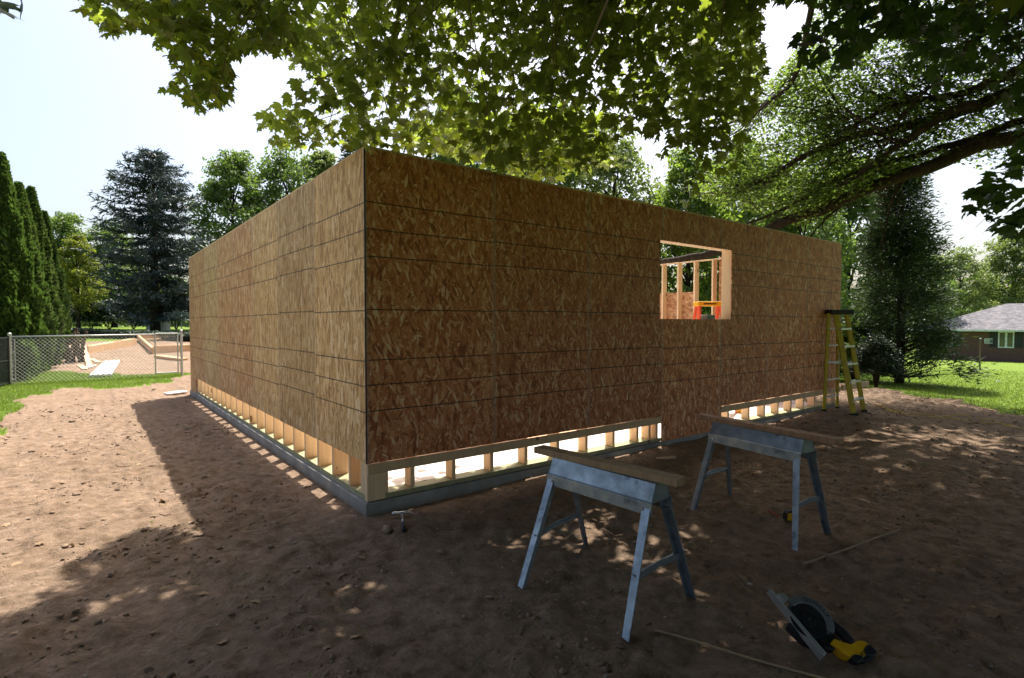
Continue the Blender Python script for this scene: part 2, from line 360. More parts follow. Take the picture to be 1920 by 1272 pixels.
h = t.math('ADD', t.math('MULTIPLY', n2, .6), t.math('ADD', t.math('MULTIPLY', n3, .25), t.math('MULTIPLY', pm, .12))); t.bump(h, 1.0, .06); M['ground'] = t.m
tag(link('ground', me, M['ground'], None, True), kind='structure')

# ---------------------------------------------------------------- leaves, generic
def frames(tip, roll, upv=(0, 0, 1)):
    tip = tip/np.linalg.norm(tip, axis=1, keepdims=True); up = np.tile(np.array(upv, float), (len(tip), 1))
    x = np.cross(tip, up); l = np.linalg.norm(x, axis=1, keepdims=True); x = np.where(l < 1e-3, np.array([[1., 0, 0]]), x/np.maximum(l, 1e-3))
    n = np.cross(x, tip); c = np.cos(roll)[:, None]; s = np.sin(roll)[:, None]
    return x*c+n*s, tip, n*c-x*s
def place(T, TF, P, ax, ay, az, s):
    # template verts T (k,3), faces TF (m,3|4); returns V,F
    V = P[:, None, :]+s[:, None, None]*(T[None, :, 0:1]*ax[:, None, :]+T[None, :, 1:2]*ay[:, None, :]+T[None, :, 2:3]*az[:, None, :])
    F = TF[None]+(np.arange(len(P))*len(T))[:, None, None]
    return V.reshape(-1, 3), F.reshape(-1, TF.shape[1])
half = [(0, 0), (.17, -.07), (.40, -.02), (.31, .13), (.50, .24), (.60, .47), (.40, .43), (.21, .50), (.27, .70), (.13, .74), (0, 1.0)]
outl = half+[(-x, y) for x, y in half[-2:0:-1]]
def leaf_template(outl, c=(0, .36), droop=.35, cup=.25):
    P = [(x, y, -droop*y*y*.5-cup*abs(x)*.8+.0) for x, y in outl]+[(c[0], c[1], -droop*c[1]**2*.5+.0)]
    n = len(outl); return np.array(P, float), np.array([(i, (i+1) % n, n) for i in range(n)], int)
MAPLE_T, MAPLE_F = leaf_template(outl)
h2 = [(0, 0), (.40, .0), (.30, .16), (.58, .44), (.22, .52), (0, 1.0)]
CURL_T, CURL_F = leaf_template(outl, (0, .40), 1.15, .75)
MAPLE2_T, MAPLE2_F = leaf_template(h2+[(-x, y) for x, y in h2[-2:0:-1]])
RH_T = np.array([(0, 0, 0), (.32, .45, -.05), (0, 1, -.18), (-.32, .45, -.05)], float); RH_F = np.array([(0, 1, 2, 3)], int)
LAN_T = np.array([(0, 0, 0), (.11, .4, -.02), (0, 1, -.10), (-.11, .4, -.02)], float)

def rnd_dir(n, zlo, zhi):
    a = rng.uniform(0, 2*np.pi, n); z = rng.uniform(zlo, zhi, n); r = np.sqrt(np.maximum(0, 1-z*z)); return np.stack([r*np.cos(a), r*np.sin(a), z], 1)

# ---------------------------------------------------------------- near maple overhanging the camera
BIG = [(150, -400), (150, -40), (158, 20), (185, 45), (205, 66), (262, 55), (300, 62), (298, 95), (325, 112), (322, 145), (308, 165), (330, 187), (362, 203), (405, 206), (420, 192), (440, 186), (436, 150), (428, 118), (450, 100), (545, 92), (550, 150), (525, 190), (480, 198), (466, 208), (498, 222), (472, 238), (500, 262), (550, 276), (600, 272), (640, 285), (668, 272), (700, 270), (740, 276), (800, 288), (860, 300), (930, 312), (990, 308), (1010, 328), (1060, 300), (1100, 322), (1130, 300), (1150, 265), (1196, 242), (1232, 262), (1212, 318), (1240, 320), (1268, 272), (1320, 300), (1305, 345), (1262, 352), (1268, 385), (1296, 392), (1310, 350), (1340, 330), (1390, 300), (1415, 220), (1440, 120), (1425, 60), (1440, -40), (1440, -400)]
DARK = [(1462, -400), (1462, -40), (1478, 60), (1500, 118), (1560, 150), (1605, 108), (1640, 62), (1690, 60), (1702, 112), (1760, 182), (1802, 132), (1850, 122), (1868, 200), (1925, 222), (2400, 250), (2400, -400)]
HANG = [(1960, 170), (1890, 290), (1835, 338), (1788, 372), (1800, 400), (1852, 396), (1826, 428), (1880, 442), (1960, 452)]
SKYHOLES = [[(430, 108), (545, 95), (548, 168), (440, 180)], [(1440, 0), (1520, 0), (1500, 60), (1440, 110)], [(1235, 285), (1300, 290), (1290, 330), (1235, 335)]]
def lit_ok(P):
    # true where the leaf's shadow falls on ground the photograph shows in shade
    sx, sy = shadow(P); n = (fbm(sx, sy, 2.2, 3, 77)-.5)*.5
    bx = np.array([-9, -4.5, -3.2, -2.5, -2.07, -1.9, -1.68, -1.5, -1.23, 0.0]); by = np.array([-2.9, -2.0, -1.25, -.75, -.38, -.15, .35, .75, .62, .3])
    left = (sx < 0) & (sy+n > np.interp(sx, bx, by))
    slab = (sx >= -.1) & (sx < 7.6) & (sy > -.35+n*.5)
    lawn = sx+n > np.interp(sy, [-12, -3, -1.6, -.6, .9, 2.2, 5], [12, 11.2, 11.8, 12.8, 15, 18.5, 24])
    return ~(left | slab | lawn)
def in_view(px, py, w): return (w > .3) & (px > -40) & (px < 1960) & (py > -25) & (py < 1300)
def cluster_leaves(C0, n, spread, flat=.55):
    P = C0[:, None, :]+rng.normal(0, 1, (len(C0), n, 3))*np.array([spread, spread, spread*flat])
    return P.reshape(-1, 3)
def sample_view(poly, n, d0, d1):
    poly_ = np.array(poly, float); lo = poly_.min(0); hi = poly_.max(0)
    px = rng.uniform(lo[0], hi[0], n); py = rng.uniform(max(lo[1], -60), hi[1], n); k = pip(poly, px, py); px = px[k]; py = py[k]
    d = rng.uniform(d0, d1, len(px)); return CAMP+(FW[None]+RT[None]*((px-960)/F_PX)[:, None]-UPV[None]*((py-636)/F_PX)[:, None])*d[:, None]
# clusters seen in the photograph
ca = sample_view(BIG, 860, 4.0, 6.0); cb_ = sample_view(DARK, 290, 3.8, 6.0)
LEFTB = [(150, -40), (158, 20), (185, 45), (205, 66), (262, 55), (300, 62), (298, 95), (325, 112), (322, 145), (308, 165), (330, 187), (362, 203), (405, 206), (420, 192), (440, 186), (436, 150), (428, 118), (450, 100), (545, 92), (560, -40)]
cl = sample_view(LEFTB, 215, 3.1, 3.9); cc_ = sample_view(HANG, 60, 4.0, 5.2)
PA = cluster_leaves(ca, 14, .16); PB = cluster_leaves(cb_, 12, .17); PC = cluster_leaves(cc_, 9, .10)
def clip_view(P, polys):
    px, py, w = proj(P); ok = np.zeros(len(P), bool)
    for p in polys: ok |= pip(p, px, py)
    for h_ in SKYHOLES: ok &= ~pip(h_, px, py)
    return ok
PA = PA[clip_view(PA, [BIG]) & lit_ok(PA)]; PB = PB[clip_view(PB, [DARK]) & lit_ok(PB)]; PC = PC[clip_view(PC, [HANG, DARK])]
PL = cluster_leaves(cl, 11, .11); PL = PL[clip_view(PL, [LEFTB])]
csn = sample_view([(735, 262), (800, 240), (900, 222), (1100, 205), (1150, 290), (1060, 326), (1000, 332), (930, 322), (860, 288)], 260, 5.7, 6.7)
PS = cluster_leaves(csn, 8, .13); _a = proj(PS); PS = PS[pip([(700, 268), (800, 215), (1160, 185), (1180, 305), (1060, 332), (1000, 335), (930, 326), (860, 292), (760, 276)], _a[0], _a[1])]
PD = at(8, 22, 2.6)[None]+rng.normal(0, .05, (7, 3)); PD[:, 2] = np.maximum(PD[:, 2], at(8, 40, 2.6)[2])
# clusters above the frame: aimed so that they shade the yard
ng = 12500
tx = rng.uniform(-13, 10.5, ng); ty = rng.uniform(-15, 1.2, ng); hh = rng.uniform(3.9, 8.5, ng)
keep = fbm(tx, ty, .9, 3, 5) > .10
CE = np.stack([tx+SDIR[0]/SDIR[2]*hh, ty+SDIR[1]/SDIR[2]*hh, hh], 1)[keep]
PE = cluster_leaves(CE, 11, .36)
px, py, w = proj(PE)
def sunny(P, zr=3.5):
    # the low outer sprays of the maple stand clear of the crown above them: keep the sky open toward the sun there
    h_ = (P[:, 2]-zr)/SDIR[2]; Q = P-SDIR[None]*h_[:, None]; a_, b_, w_ = proj(Q)
    return (P[:, 2] > zr+.25) & (w_ > 5.3) & (w_ < 7.6) & pip([(690, 345), (690, 235), (900, 200), (1150, 195), (1180, 345)], a_, b_)
def thin(P, zr=3.4):
    h_ = (P[:, 2]-zr)/SDIR[2]; Q = P-SDIR[None]*h_[:, None]; a_, b_, w_ = proj(Q)
    return (P[:, 2] > zr+.6) & (w_ > 3.6) & (w_ < 6.3) & pip([(150, -40), (150, 60), (500, 300), (1200, 330), (1440, 200), (1440, -40)], a_, b_) & (fbm(Q[:, 0], Q[:, 1], 1.7, 3, 52) > .64)
vis = in_view(px, py, w); okE = lit_ok(PE) & (PE[:, 2] > 3.2) & ~sunny(PE) & ~thin(PE)
PEV = PE[okE & vis & (w > 4.4) & pip(BIG, px, py) & (py < 215)]; PEV = np.concatenate([PEV+rng.normal(0, .1, PEV.shape) for _ in range(2)])
PEV = PEV[clip_view(PEV, [BIG, DARK]) & lit_ok(PEV)]
PE = PE[okE & ~vis]
PB = PB[~sunny(PB)]
def maple_leaves(P, size, T, TF, droop=(-.75, -.05)):
    n = len(P); tip = rnd_dir(n, *droop); ax, ay, az = frames(tip, rng.normal(0, .45, n)); s = rng.uniform(*size, n)
    return place(T, TF, P, ax, ay, az, s)
maple = empty('maple_tree', (3.4, -8.2, g1(3.4, -8.2)), 0, 'big-leaved maple whose low boughs hang over the corner of the unfinished garage', 'tree')
ml = np.array(maple.location)
def join(parts):
    Vs = []; Fs = []; b = 0
    for V, F in parts: Vs.append(V); Fs.append(F+b); b += len(V)
    return np.concatenate(Vs), np.concatenate(Fs)
V, F = join([maple_leaves(PS, (.085, .135), MAPLE_T, MAPLE_F), maple_leaves(PL[::2], (.048, .088), MAPLE_T, MAPLE_F), maple_leaves(PL[1::2], (.05, .09), CURL_T, CURL_F), maple_leaves(PA[::2], (.060, .115), MAPLE_T, MAPLE_F), maple_leaves(PA[1::2], (.055, .115), CURL_T, CURL_F), maple_leaves(PE, (.19, .28), MAPLE2_T, MAPLE2_F), maple_leaves(PEV, (.06, .105), MAPLE_T, MAPLE_F)])
link('crown', np_mesh('crown', V-ml, F), M['leaf_maple'], maple)
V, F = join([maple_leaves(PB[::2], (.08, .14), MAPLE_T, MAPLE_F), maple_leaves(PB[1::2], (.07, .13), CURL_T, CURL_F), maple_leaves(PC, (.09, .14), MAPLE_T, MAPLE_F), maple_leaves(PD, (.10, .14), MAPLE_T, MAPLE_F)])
o = link('bough_foliage', np_mesh('bough_foliage', V-ml, F), M['leaf_dark'], maple); o['label'] = 'leaves of the maple at upper right with shade put into their darker colour'
# limbs and twigs of the maple
mb = MB()
def wob(a, b, n, amp, sag=0):
    a = np.array(a, float); b = np.array(b, float); out = []
    for i in range(n+1):
        u = i/n; p = a*(1-u)+b*u; e = math.sin(math.pi*u)
        out.append(p+rng.normal(0, amp, 3)*e+np.array([0, 0, sag*e])); 
    return out
tr = [(3.4, -8.2, -.1), (3.35, -8.15, .8), (3.3, -8.1, 2.2), (3.2, -8.0, 3.6), (3.0, -7.7, 5.2), (2.8, -7.4, 7.0), (2.6, -7.2, 9.0)]
mb.tube([np.array(p)-ml for p in tr], [.42, .33, .30, .27, .22, .16, .08], 12)
LIMB = []
for tgt, st in [((-.4, .3, 4.6), 3), ((1.2, -.2, 4.9), 3), ((2.8, .2, 5.2), 3), ((-3.5, -2.5, 6.4), 4), ((5.4, -1.2, 4.9), 3), ((7.5, -3.5, 6), 4), ((4.2, 1.2, 6.2), 4), ((0, -3, 7.4), 5), ((-2.5, -.8, 5.3), 4)]:
    pts = wob(tr[st], tgt, 12, .10, .55); r = np.linspace(.10, .012, 13); mb.tube([p-ml for p in pts], list(r), 7); LIMB += list(pts[3:])
o = mb.build('trunk', M['bark'], maple, smooth=True)
LIMB = np.array(LIMB)
mb = MB()
tw = np.concatenate([ca[::3], cb_[::4], cc_[::3], cl[::3]])
px, py, w = proj(tw); tw = tw[lit_ok(tw)]
for c in tw:
    d = np.linalg.norm(LIMB-c, axis=1); L0 = LIMB[np.argsort(d)[random.randrange(0, 4)]]
    if np.linalg.norm(L0-c) > 2.4: 
        L0 = c+np.array([.5, -.3, .6])*random.uniform(.5, 1.1)
    pts = wob(L0, c, 5, .05, .08); 
    pp = np.array(pts); a_, b_, w_ = proj(pp)
    bad = any(pip(h_, a_, b_).any() for h_ in SKYHOLES)
    if not bad: mb.tube([p-ml for p in pts], [.008, .006, .005, .004, .003, .002], 4)
mb.build('twig', M['twig'], maple)

# ---------------------------------------------------------------- fine-leaved tree on the right, limbs traced
FINE = [(1385, 130), (1440, 150), (1480, 110), (1500, 60), (1530, 0), (1560, -60), (1980, -60), (1980, 340), (1870, 330), (1760, 295), (1700, 325), (1640, 352), (1500, 425), (1445, 405), (1380, 395), (1300, 372), (1262, 335), (1320, 330), (1340, 230)]
root2 = at(2330, 640, 10.2); root2[2] = g1(root2[0], root2[1])
wide = empty('spreading_tree', root2, 0, 'tall spreading tree whose long dark limbs reach in from the right over the garage', 'tree')
mb = MB(); W2 = []
def trace(pts, r0, r1, d0, d1, keep=True):
    n = len(pts); out = []
    for i, (x, y) in enumerate(pts): out.append(at(x, y, d0+(d1-d0)*i/(n-1)))
    # subdivide (Catmull-Rom)
    res = []
    for i in range(n-1):
        p0 = out[max(i-1, 0)]; p1 = out[i]; p2 = out[i+1]; p3 = out[min(i+2, n-1)]
        for k in range(4):
            u = k/4; res.append(.5*((2*p1)+(-p0+p2)*u+(2*p0-5*p1+4*p2-p3)*u*u+(-p0+3*p1-3*p2+p3)*u**3)+rng.normal(0, .008, 3))
    res.append(out[-1]); m = len(res)
    mb.tube([p-root2 for p in res], [r0+(r1-r0)*i/(m-1) for i in range(m)], 8)
    if keep: W2.extend(res)
trunk_top = at(2330, 120, 10.2)
mb.tube([(0, 0, -.2), (0, 0, .6), (.05, .02, 2), (0, .05, 3.6), (-.05, 0, 5.2), (.1, .1, 8)], [.6, .48, .42, .38, .30, .16], 14)
trace([(2325, 300), (2150, 268), (1990, 262), (1920, 260), (1870, 263), (1810, 283), (1740, 315), (1680, 333), (1600, 365), (1540, 395), (1480, 412), (1440, 430), (1390, 450), (1340, 474), (1285, 484), (1240, 492)], .17, .07, 10.2, 12.8)
trace([(2325, 200), (2150, 150), (1990, 140), (1920, 160), (1860, 188), (1800, 208), (1740, 226), (1680, 241), (1600, 255), (1560, 272), (1490, 302), (1430, 350)], .17, .045, 10.2, 12.0)
trace([(1990, 118), (1920, 128), (1850, 158), (1790, 178), (1690, 192), (1640, 215), (1590, 240)], .11, .03, 10.3, 11.4)
trace([(1830, 196), (1790, 205), (1740, 238), (1690, 270), (1640, 305), (1600, 335), (1570, 350)], .085, .03, 10.6, 11.4)
trace([(2100, -60), (1980, 0), (1900, 35), (1850, 60), (1800, 105), (1760, 150), (1720, 185), (1690, 225), (1660, 275)], .06, .018, 10, 11)
trace([(1530, -30), (1510, 75), (1500, 118), (1478, 165), (1440, 190), (1400, 218), (1345, 240)], .065, .02, 11, 12)
trace([(1478, 165), (1430, 200), (1400, 232), (1360, 262)], .03, .01, 11.3, 11.8)
trace([(1700, 330), (1690, 345), (1672, 380), (1660, 430), (1650, 470)], .035, .008, 11.4, 11.6)
trace([(1990, 215), (1920, 225), (1850, 252), (1780, 272), (1700, 296), (1620, 318), (1540, 352), (1470, 392), (1400, 420)], .085, .025, 10.6, 12.2)
trace([(1740, 238), (1700, 262), (1660, 262), (1600, 280), (1540, 320)], .04, .01, 10.7, 11.6)
trace([(1660, 248), (1600, 215), (1560, 180), (1530, 120)], .03, .01, 10.8, 11.6)
trace([(1600, 367), (1560, 400), (1530, 430), (1500, 470)], .03, .008, 11.8, 12)
trace([(1490, 302), (1450, 330), (1400, 345), (1350, 350)], .025, .008, 11.8, 12.4)
for k in range(46):      # thin drooping shoots
    p = W2[random.randrange(len(W2))]; q = p+np.array([rng.normal(0, .35), rng.normal(0, .35), -rng.uniform(.3, 1.3)])
    mb.tube([x-root2 for x in wob(p, q, 5, .06, .1)], [.012, .010, .008, .006, .004, .003], 4)
mb.build('trunk', M['bark'], wide, smooth=True)
W2 = np.array(W2); PFl = []; mb = MB(); cnt = 0; cell = {}
for k in range(9000):
    p = W2[random.randrange(len(W2))]+FW*.12; L = rng.uniform(.5, 2.3)
    d = RT*rng.normal(-.75, .45)+np.array([0, 0, 1.])*rng.normal(-.05, .55)+FW*abs(rng.normal(.45, .4)); d /= np.linalg.norm(d)
    q = p+d*L; a_, b_, w_ = proj(np.array([q, (p+q)/2]))
    if not pip(FINE, a_, b_).all() or fbm(a_[:1]/90, b_[:1]/90, 1.0, 2, 71)[0] < .26: continue
    kc = (int(a_[0]//55), int(b_[0]//40)); cell[kc] = cell.get(kc, 0)+1
    if cell[kc] > 7: continue
    pts = np.array(wob(p, q, 6, .05, -.10)); r0 = .003+.004*L
    mb.tube([x-root2 for x in pts], list(np.linspace(r0, .003, 7)), 4); n = int(46*L); s_ = rng.uniform(.15, 1, n)*6; i0 = np.minimum(s_.astype(int), 5); f = (s_-i0)[:, None]
    PFl.append(pts[i0]*(1-f)+pts[i0+1]*f+rng.normal(0, 1, (n, 3))*np.array([.14, .14, .11])); cnt += 1
    if cnt > 680: break
mb.build('branchlets', M['bark'], wide)
PF = np.concatenate(PFl); _wl = proj(PF)[2]; PF = PF[(_wl > 11.3) | (rng.uniform(0, 1, len(PF)) < .45)]; PF = PF[clip_view(PF, [FINE]) & lit_ok(PF)]
ng = 3400; tx = rng.uniform(2.5, 18, ng); ty = rng.uniform(-13, 3.2, ng); hh = rng.uniform(4.5, 11, ng); keep = fbm(tx, ty, 1.1, 3, 15) > .34
CG = np.stack([tx+SDIR[0]/SDIR[2]*hh, ty+SDIR[1]/SDIR[2]*hh, hh], 1)[keep]
PG = cluster_leaves(CG, 26, .34); px, py, w = proj(PG)
KEEPSKY = [(1700, 330), (1990, 330), (1990, 600), (1560, 600), (1560, 420)]
okG = lit_ok(PG) & ~sunny(PG) & ~pip(KEEPSKY, px, py); vis = in_view(px, py, w)
PGV = PG[okG & vis & (w > 11.3) & pip(FINE, px, py)]; PGV = np.concatenate([PGV+rng.normal(0, .12, PGV.shape) for _ in range(2)]); PGV = PGV[clip_view(PGV, [FINE]) & lit_ok(PGV)]
PG = PG[okG & ~vis]
def rh(P, size, zr=(-.7, .3), T=RH_T, roll=.7):
    n = len(P); tip = rnd_dir(n, *zr); ax, ay, az = frames(tip, rng.normal(0, roll, n)); return place(T, RH_F, P, ax, ay, az, rng.uniform(*size, n))
V, F = join([rh(PF, (.055, .105)), rh(PG, (.15, .24)), rh(PGV, (.06, .10))]); link('crown', np_mesh('crown', V-root2, F), M['leaf_fine'], wide)

# ---------------------------------------------------------------- trees behind
def tree_protos(seed, nl, h=10.0, cw=3.6, cb=1.6, leaf=(.16, .26), lobes=26, gap=.0):
    r = np.random.default_rng(seed); mb = MB(); P = []
    tr = [(0, 0, -.3), (.05, 0, .8), (.0, .1, 2.2), (.1, .05, h*.45), (.0, .1, h*.65), (.1, 0, h*.85)]
    mb.tube(tr, [.30, .22, .19, .14, .09, .03], 9)
    for i in range(lobes):
        z = cb+(h-cb)*((i+.5)/lobes)**.9; u = (z-cb)/(h-cb); rad = cw*(math.sin(math.pi*min(1, u*.82+.16))**.7)*r.uniform(.55, 1.0)
        a = i*2.4+r.normal(0, .4); c = np.array([rad*.72*math.cos(a), rad*.72*math.sin(a), z]); s = r.uniform(.75, 1.25)*cw*.30*(1.1-.35*u)
        st = np.array([0, .05, max(cb*.7, z-rad*.75)]); q = [st*(1-k/5)+c*(k/5)+r.normal(0, .07, 3)+np.array([0, 0, .25*math.sin(math.pi*k/5)]) for k in range(6)]
        mb.tube(q, [.075, .06, .045, .03, .02, .01], 5)
        m = int(nl/lobes/22)
        d = r.normal(0, 1, (m, 3)); d /= np.linalg.norm(d, axis=1, keepdims=True); rr = r.uniform(.45, 1.08, m)[:, None]
        cl = c+d*rr*s*np.array([1.15, 1.15, .8])
        pts = cl[:, None, :]+r.normal(0, 1, (m, 22, 3))*s*np.array([.19, .19, .12]); P.append(pts.reshape(-1, 3))
    P = np.concatenate(P); P = P[P[:, 2] > cb*.55]
    V, F = rh(P, leaf, (-.8, .2)); return mb, np_mesh('crown', V, F)
def bare(mb, name='trunk'):
    me = bpy.data.meshes.new(name); me.from_pydata(mb.v, [], mb.f); me.update(); me.polygons.foreach_set('use_smooth', np.ones(len(me.polygons), bool)); me.materials.append(M['bark']); return me
PRO = []
for sd, nl, h_, cw, cbs, lf, lb in [(1, 21000, 10, 3.7, 1.7, (.15, .26), 30), (2, 19000, 10, 3.1, 2.4, (.15, .25), 24), (3, 17000, 10, 4.2, 1.2, (.16, .28), 34)]:
    a, b = tree_protos(sd, nl, h_, cw, cbs, lf, lb); PRO.append((bare(a), b))
_matcrown = {}
def crown_mesh(k, mat):
    if (k, mat) not in _matcrown:
        me = PRO[k][1].copy(); me.materials.append(M[mat]); _matcrown[(k, mat)] = me
    return _matcrown[(k, mat)]
def tree(k, mat, loc, sc, rz, label, name='leafy_tree', group=None):
    z = g1(loc[0], loc[1]); r = empty(name, (loc[0], loc[1], z-.05), rz, label, 'tree', group); r.scale = sc if hasattr(sc, '__len__') else (sc, sc, sc)
    for n, me in (('trunk', PRO[k][0]), ('crown', crown_mesh(k, mat))):
        o = bpy.data.objects.new(n, me); col.objects.link(o); o.parent = r
    return r
GB = 'trees standing behind the yard'
def tree_px(k, mat, px, d, toppx, label, wid=1.0, rz=0.0, name='leafy_tree'):
    p = at(px, 600, d); z = g1(p[0], p[1]); top = CAMP[2]+(636-toppx)/F_PX*d-PITCH*d*1.0; h = (top-z)/9.9
    return tree(k, mat, p, (h*wid, h*wid, h), rz, label, name, GB)
tree_px(1, 'leaf_red', 146, 38, 445, 'small tree with a yellowing red-tinged crown between the hedge row and the blue spruce', .9, .4, 'maple_tree')
tree_px(0, 'leaf_far', 118, 55, 408, 'pale green tree far off just right of the clipped evergreen columns', 1.1, 1.0)
tree_px(2, 'leaf_far', 215, 58, 430, 'hazy tree crown showing past the left edge of the blue spruce', 1.0, 2.0)
tree_px(0, 'leaf_far', 440, 42, 300, 'round green tree just right of the blue spruce above the wall', .85, .3)
tree_px(2, 'leaf_far', 540, 46, 300, 'green tree between the blue spruce and the garage corner', .75, 1.3)
tree_px(1, 'leaf_far_light', 612, 50, 296, 'lighter tree top touching the garage corner on its left', .9, 2.3)
tree_px(1, 'leaf_far', 860, 24, 190, 'open tree with bare dark branches behind the middle of the front wall', .72, .8)
tree_px(0, 'leaf_far', 1010, 27, 215, 'dark tree crown behind the thin cable', .8, 1.9)
tree_px(2, 'leaf_far_light', 1150, 25, 270, 'light green tree rising over the front wall left of the window', .8, .2)
tree_px(0, 'leaf_fine', 1290, 22, 300, 'bushy tree directly above the window opening', .8, 2.9)
tree_px(1, 'leaf_fine', 1400, 24, 280, 'slender tree behind the right half of the front wall', .95, 1.5)
tree_px(2, 'leaf_far', 1500, 21, 330, 'dense dark tree behind the far end of the garage', .8, .9)
tree_px(0, 'leaf_far', 1590, 24, 300, 'shaded tree between the garage end and the cedar', .7, 2.2)
tree_px(2, 'leaf_far_light', 1800, 78, 478, 'light green tree behind the left side of the brick house roof', 1.0, .5)
tree_px(0, 'leaf_far_light', 1900, 82, 440, 'tallest pale tree behind the brick house', 1.0, 1.2)
tree_px(1, 'leaf_far_light', 1990, 85, 452, 'pale tree at the right edge behind the brick house', 1.2, 2.1)
tree_px(0, 'leaf_far', 1725, 60, 475, 'tree standing at the left end of the brick house', 1.0, 2.7)
# far woods as one mass
C0 = []
for a in np.linspace(-420, 2400, 60):
    p = at(a, 600, 100+12*math.sin(a*.05)); C0.append(p)
C0 = np.array(C0); n = 340
P = []
for c in C0:
    z0 = float(base_z(np.array([c[0]]), np.array([c[1]]))[0]); hh = rng.uniform(7, 12)
    q = np.stack([rng.normal(0, 2.8, n*2)+c[0], rng.normal(0, 2.8, n*2)+c[1], z0+hh*rng.uniform(0, 1, n*2)**.8], 1); P.append(q)
P = np.concatenate(P); V, F = rh(P, (.8, 1.5)); tag(link('far_woods', np_mesh('far_woods', V, F), M['leaf_far']), kind='stuff')

# low hedge/undergrowth under the spruce
def bush(loc, rx, ry, h, n, mat, size, name, label, cat='shrub'):
    z = g1(loc[0], loc[1]); r = empty(name, (loc[0], loc[1], z), 0, label, cat)
    d = rnd_dir(n, -.1, 1.0); rr = rng.uniform(.55, 1.03, n)*(1+.16*np.sin(d[:, 0]*9+d[:, 1]*7)+.10*np.sin(d[:, 2]*14+d[:, 0]*11))
    P = d*rr[:, None]*np.array([rx, ry, h*.62])+np.array([0, 0, h*.36]); P = P[P[:, 2] > .02]
    V, F = rh(P, size, (-.3, .8)); link('foliage', np_mesh('foliage', V, F), M[mat], r)
    mb = MB()
    for k in range(7):
        a = k*.9; mb.tube([(0, 0, -.05), (rx*.2*math.cos(a), ry*.2*math.sin(a), h*.4), (rx*.5*math.cos(a), ry*.5*math.sin(a), h*.75)], [.03, .02, .008], 5)
    mb.build('stem', M['bark'], r); return r
for i, (x, d, w_, hh, lb) in enumerate([(205, 40, 2.6, 2.0, 'dark shrub under the left boughs of the blue spruce'), (250, 41, 2.6, 2.2, 'dark shrub just left of the blue spruce trunk'), (330, 40, 2.4, 2.5, 'dark shrub between the blue spruce trunk and the garage wall'), (170, 44, 2.6, 1.8, 'dark shrub right of the small red-tinged tree')]):
    p = at(x, 600, d); bush(p, w_, 1.5, hh, 5200, 'needle_dark', (.18, .3), 'shrub', lb)
p = at(1643, 700, 13.2); bush(p, .46, .46, 1.22, 13000, 'needle_dark', (.035, .065), 'globe_shrub', 'round clipped evergreen shrub behind the yellow stepladder')
p = at(1600, 700, 15.5); bush(p, 1.0, .8, 1.7, 6000, 'leaf_far', (.10, .17), 'shrub', 'loose leafy shrub at the far end of the garage wall')

lg = empty('stand_in_hedge', at(250, 600, 29.6)*np.array([1, 1, 0]), 0, 'low dark stand-in hedge added for the shaded band across the lawn behind the orange boards', 'hedge')  # added foliage strip, stands in for a dark band of shade on the lawn
ho_ = np.array(lg.location); n = 26000; px_ = rng.uniform(118, 470, n); P = []
r_ = FW[None]+RT[None]*((px_-960)/F_PX)[:, None]; P = CAMP+r_*rng.uniform(29.0, 30.0, n)[:, None]; P[:, 2] = gz(P[:, 0], P[:, 1])+rng.uniform(0, .42, n)**1*1.0
V, F = rh(P, (.06, .12), (-.3, .8)); link('foliage', np_mesh('foliage', V-ho_, F), M['needle_dark'], lg)
mb = MB()
for k in range(40):
    q = CAMP+ray(120+8.6*k, 600)*29.5; z = g1(q[0], q[1]); mb.tube([(q[0]-ho_[0], q[1]-ho_[1], z-.05), (q[0]-ho_[0]+.05, q[1]-ho_[1], z+.35)], .02, 4)
mb.build('stem', M['bark'], lg)
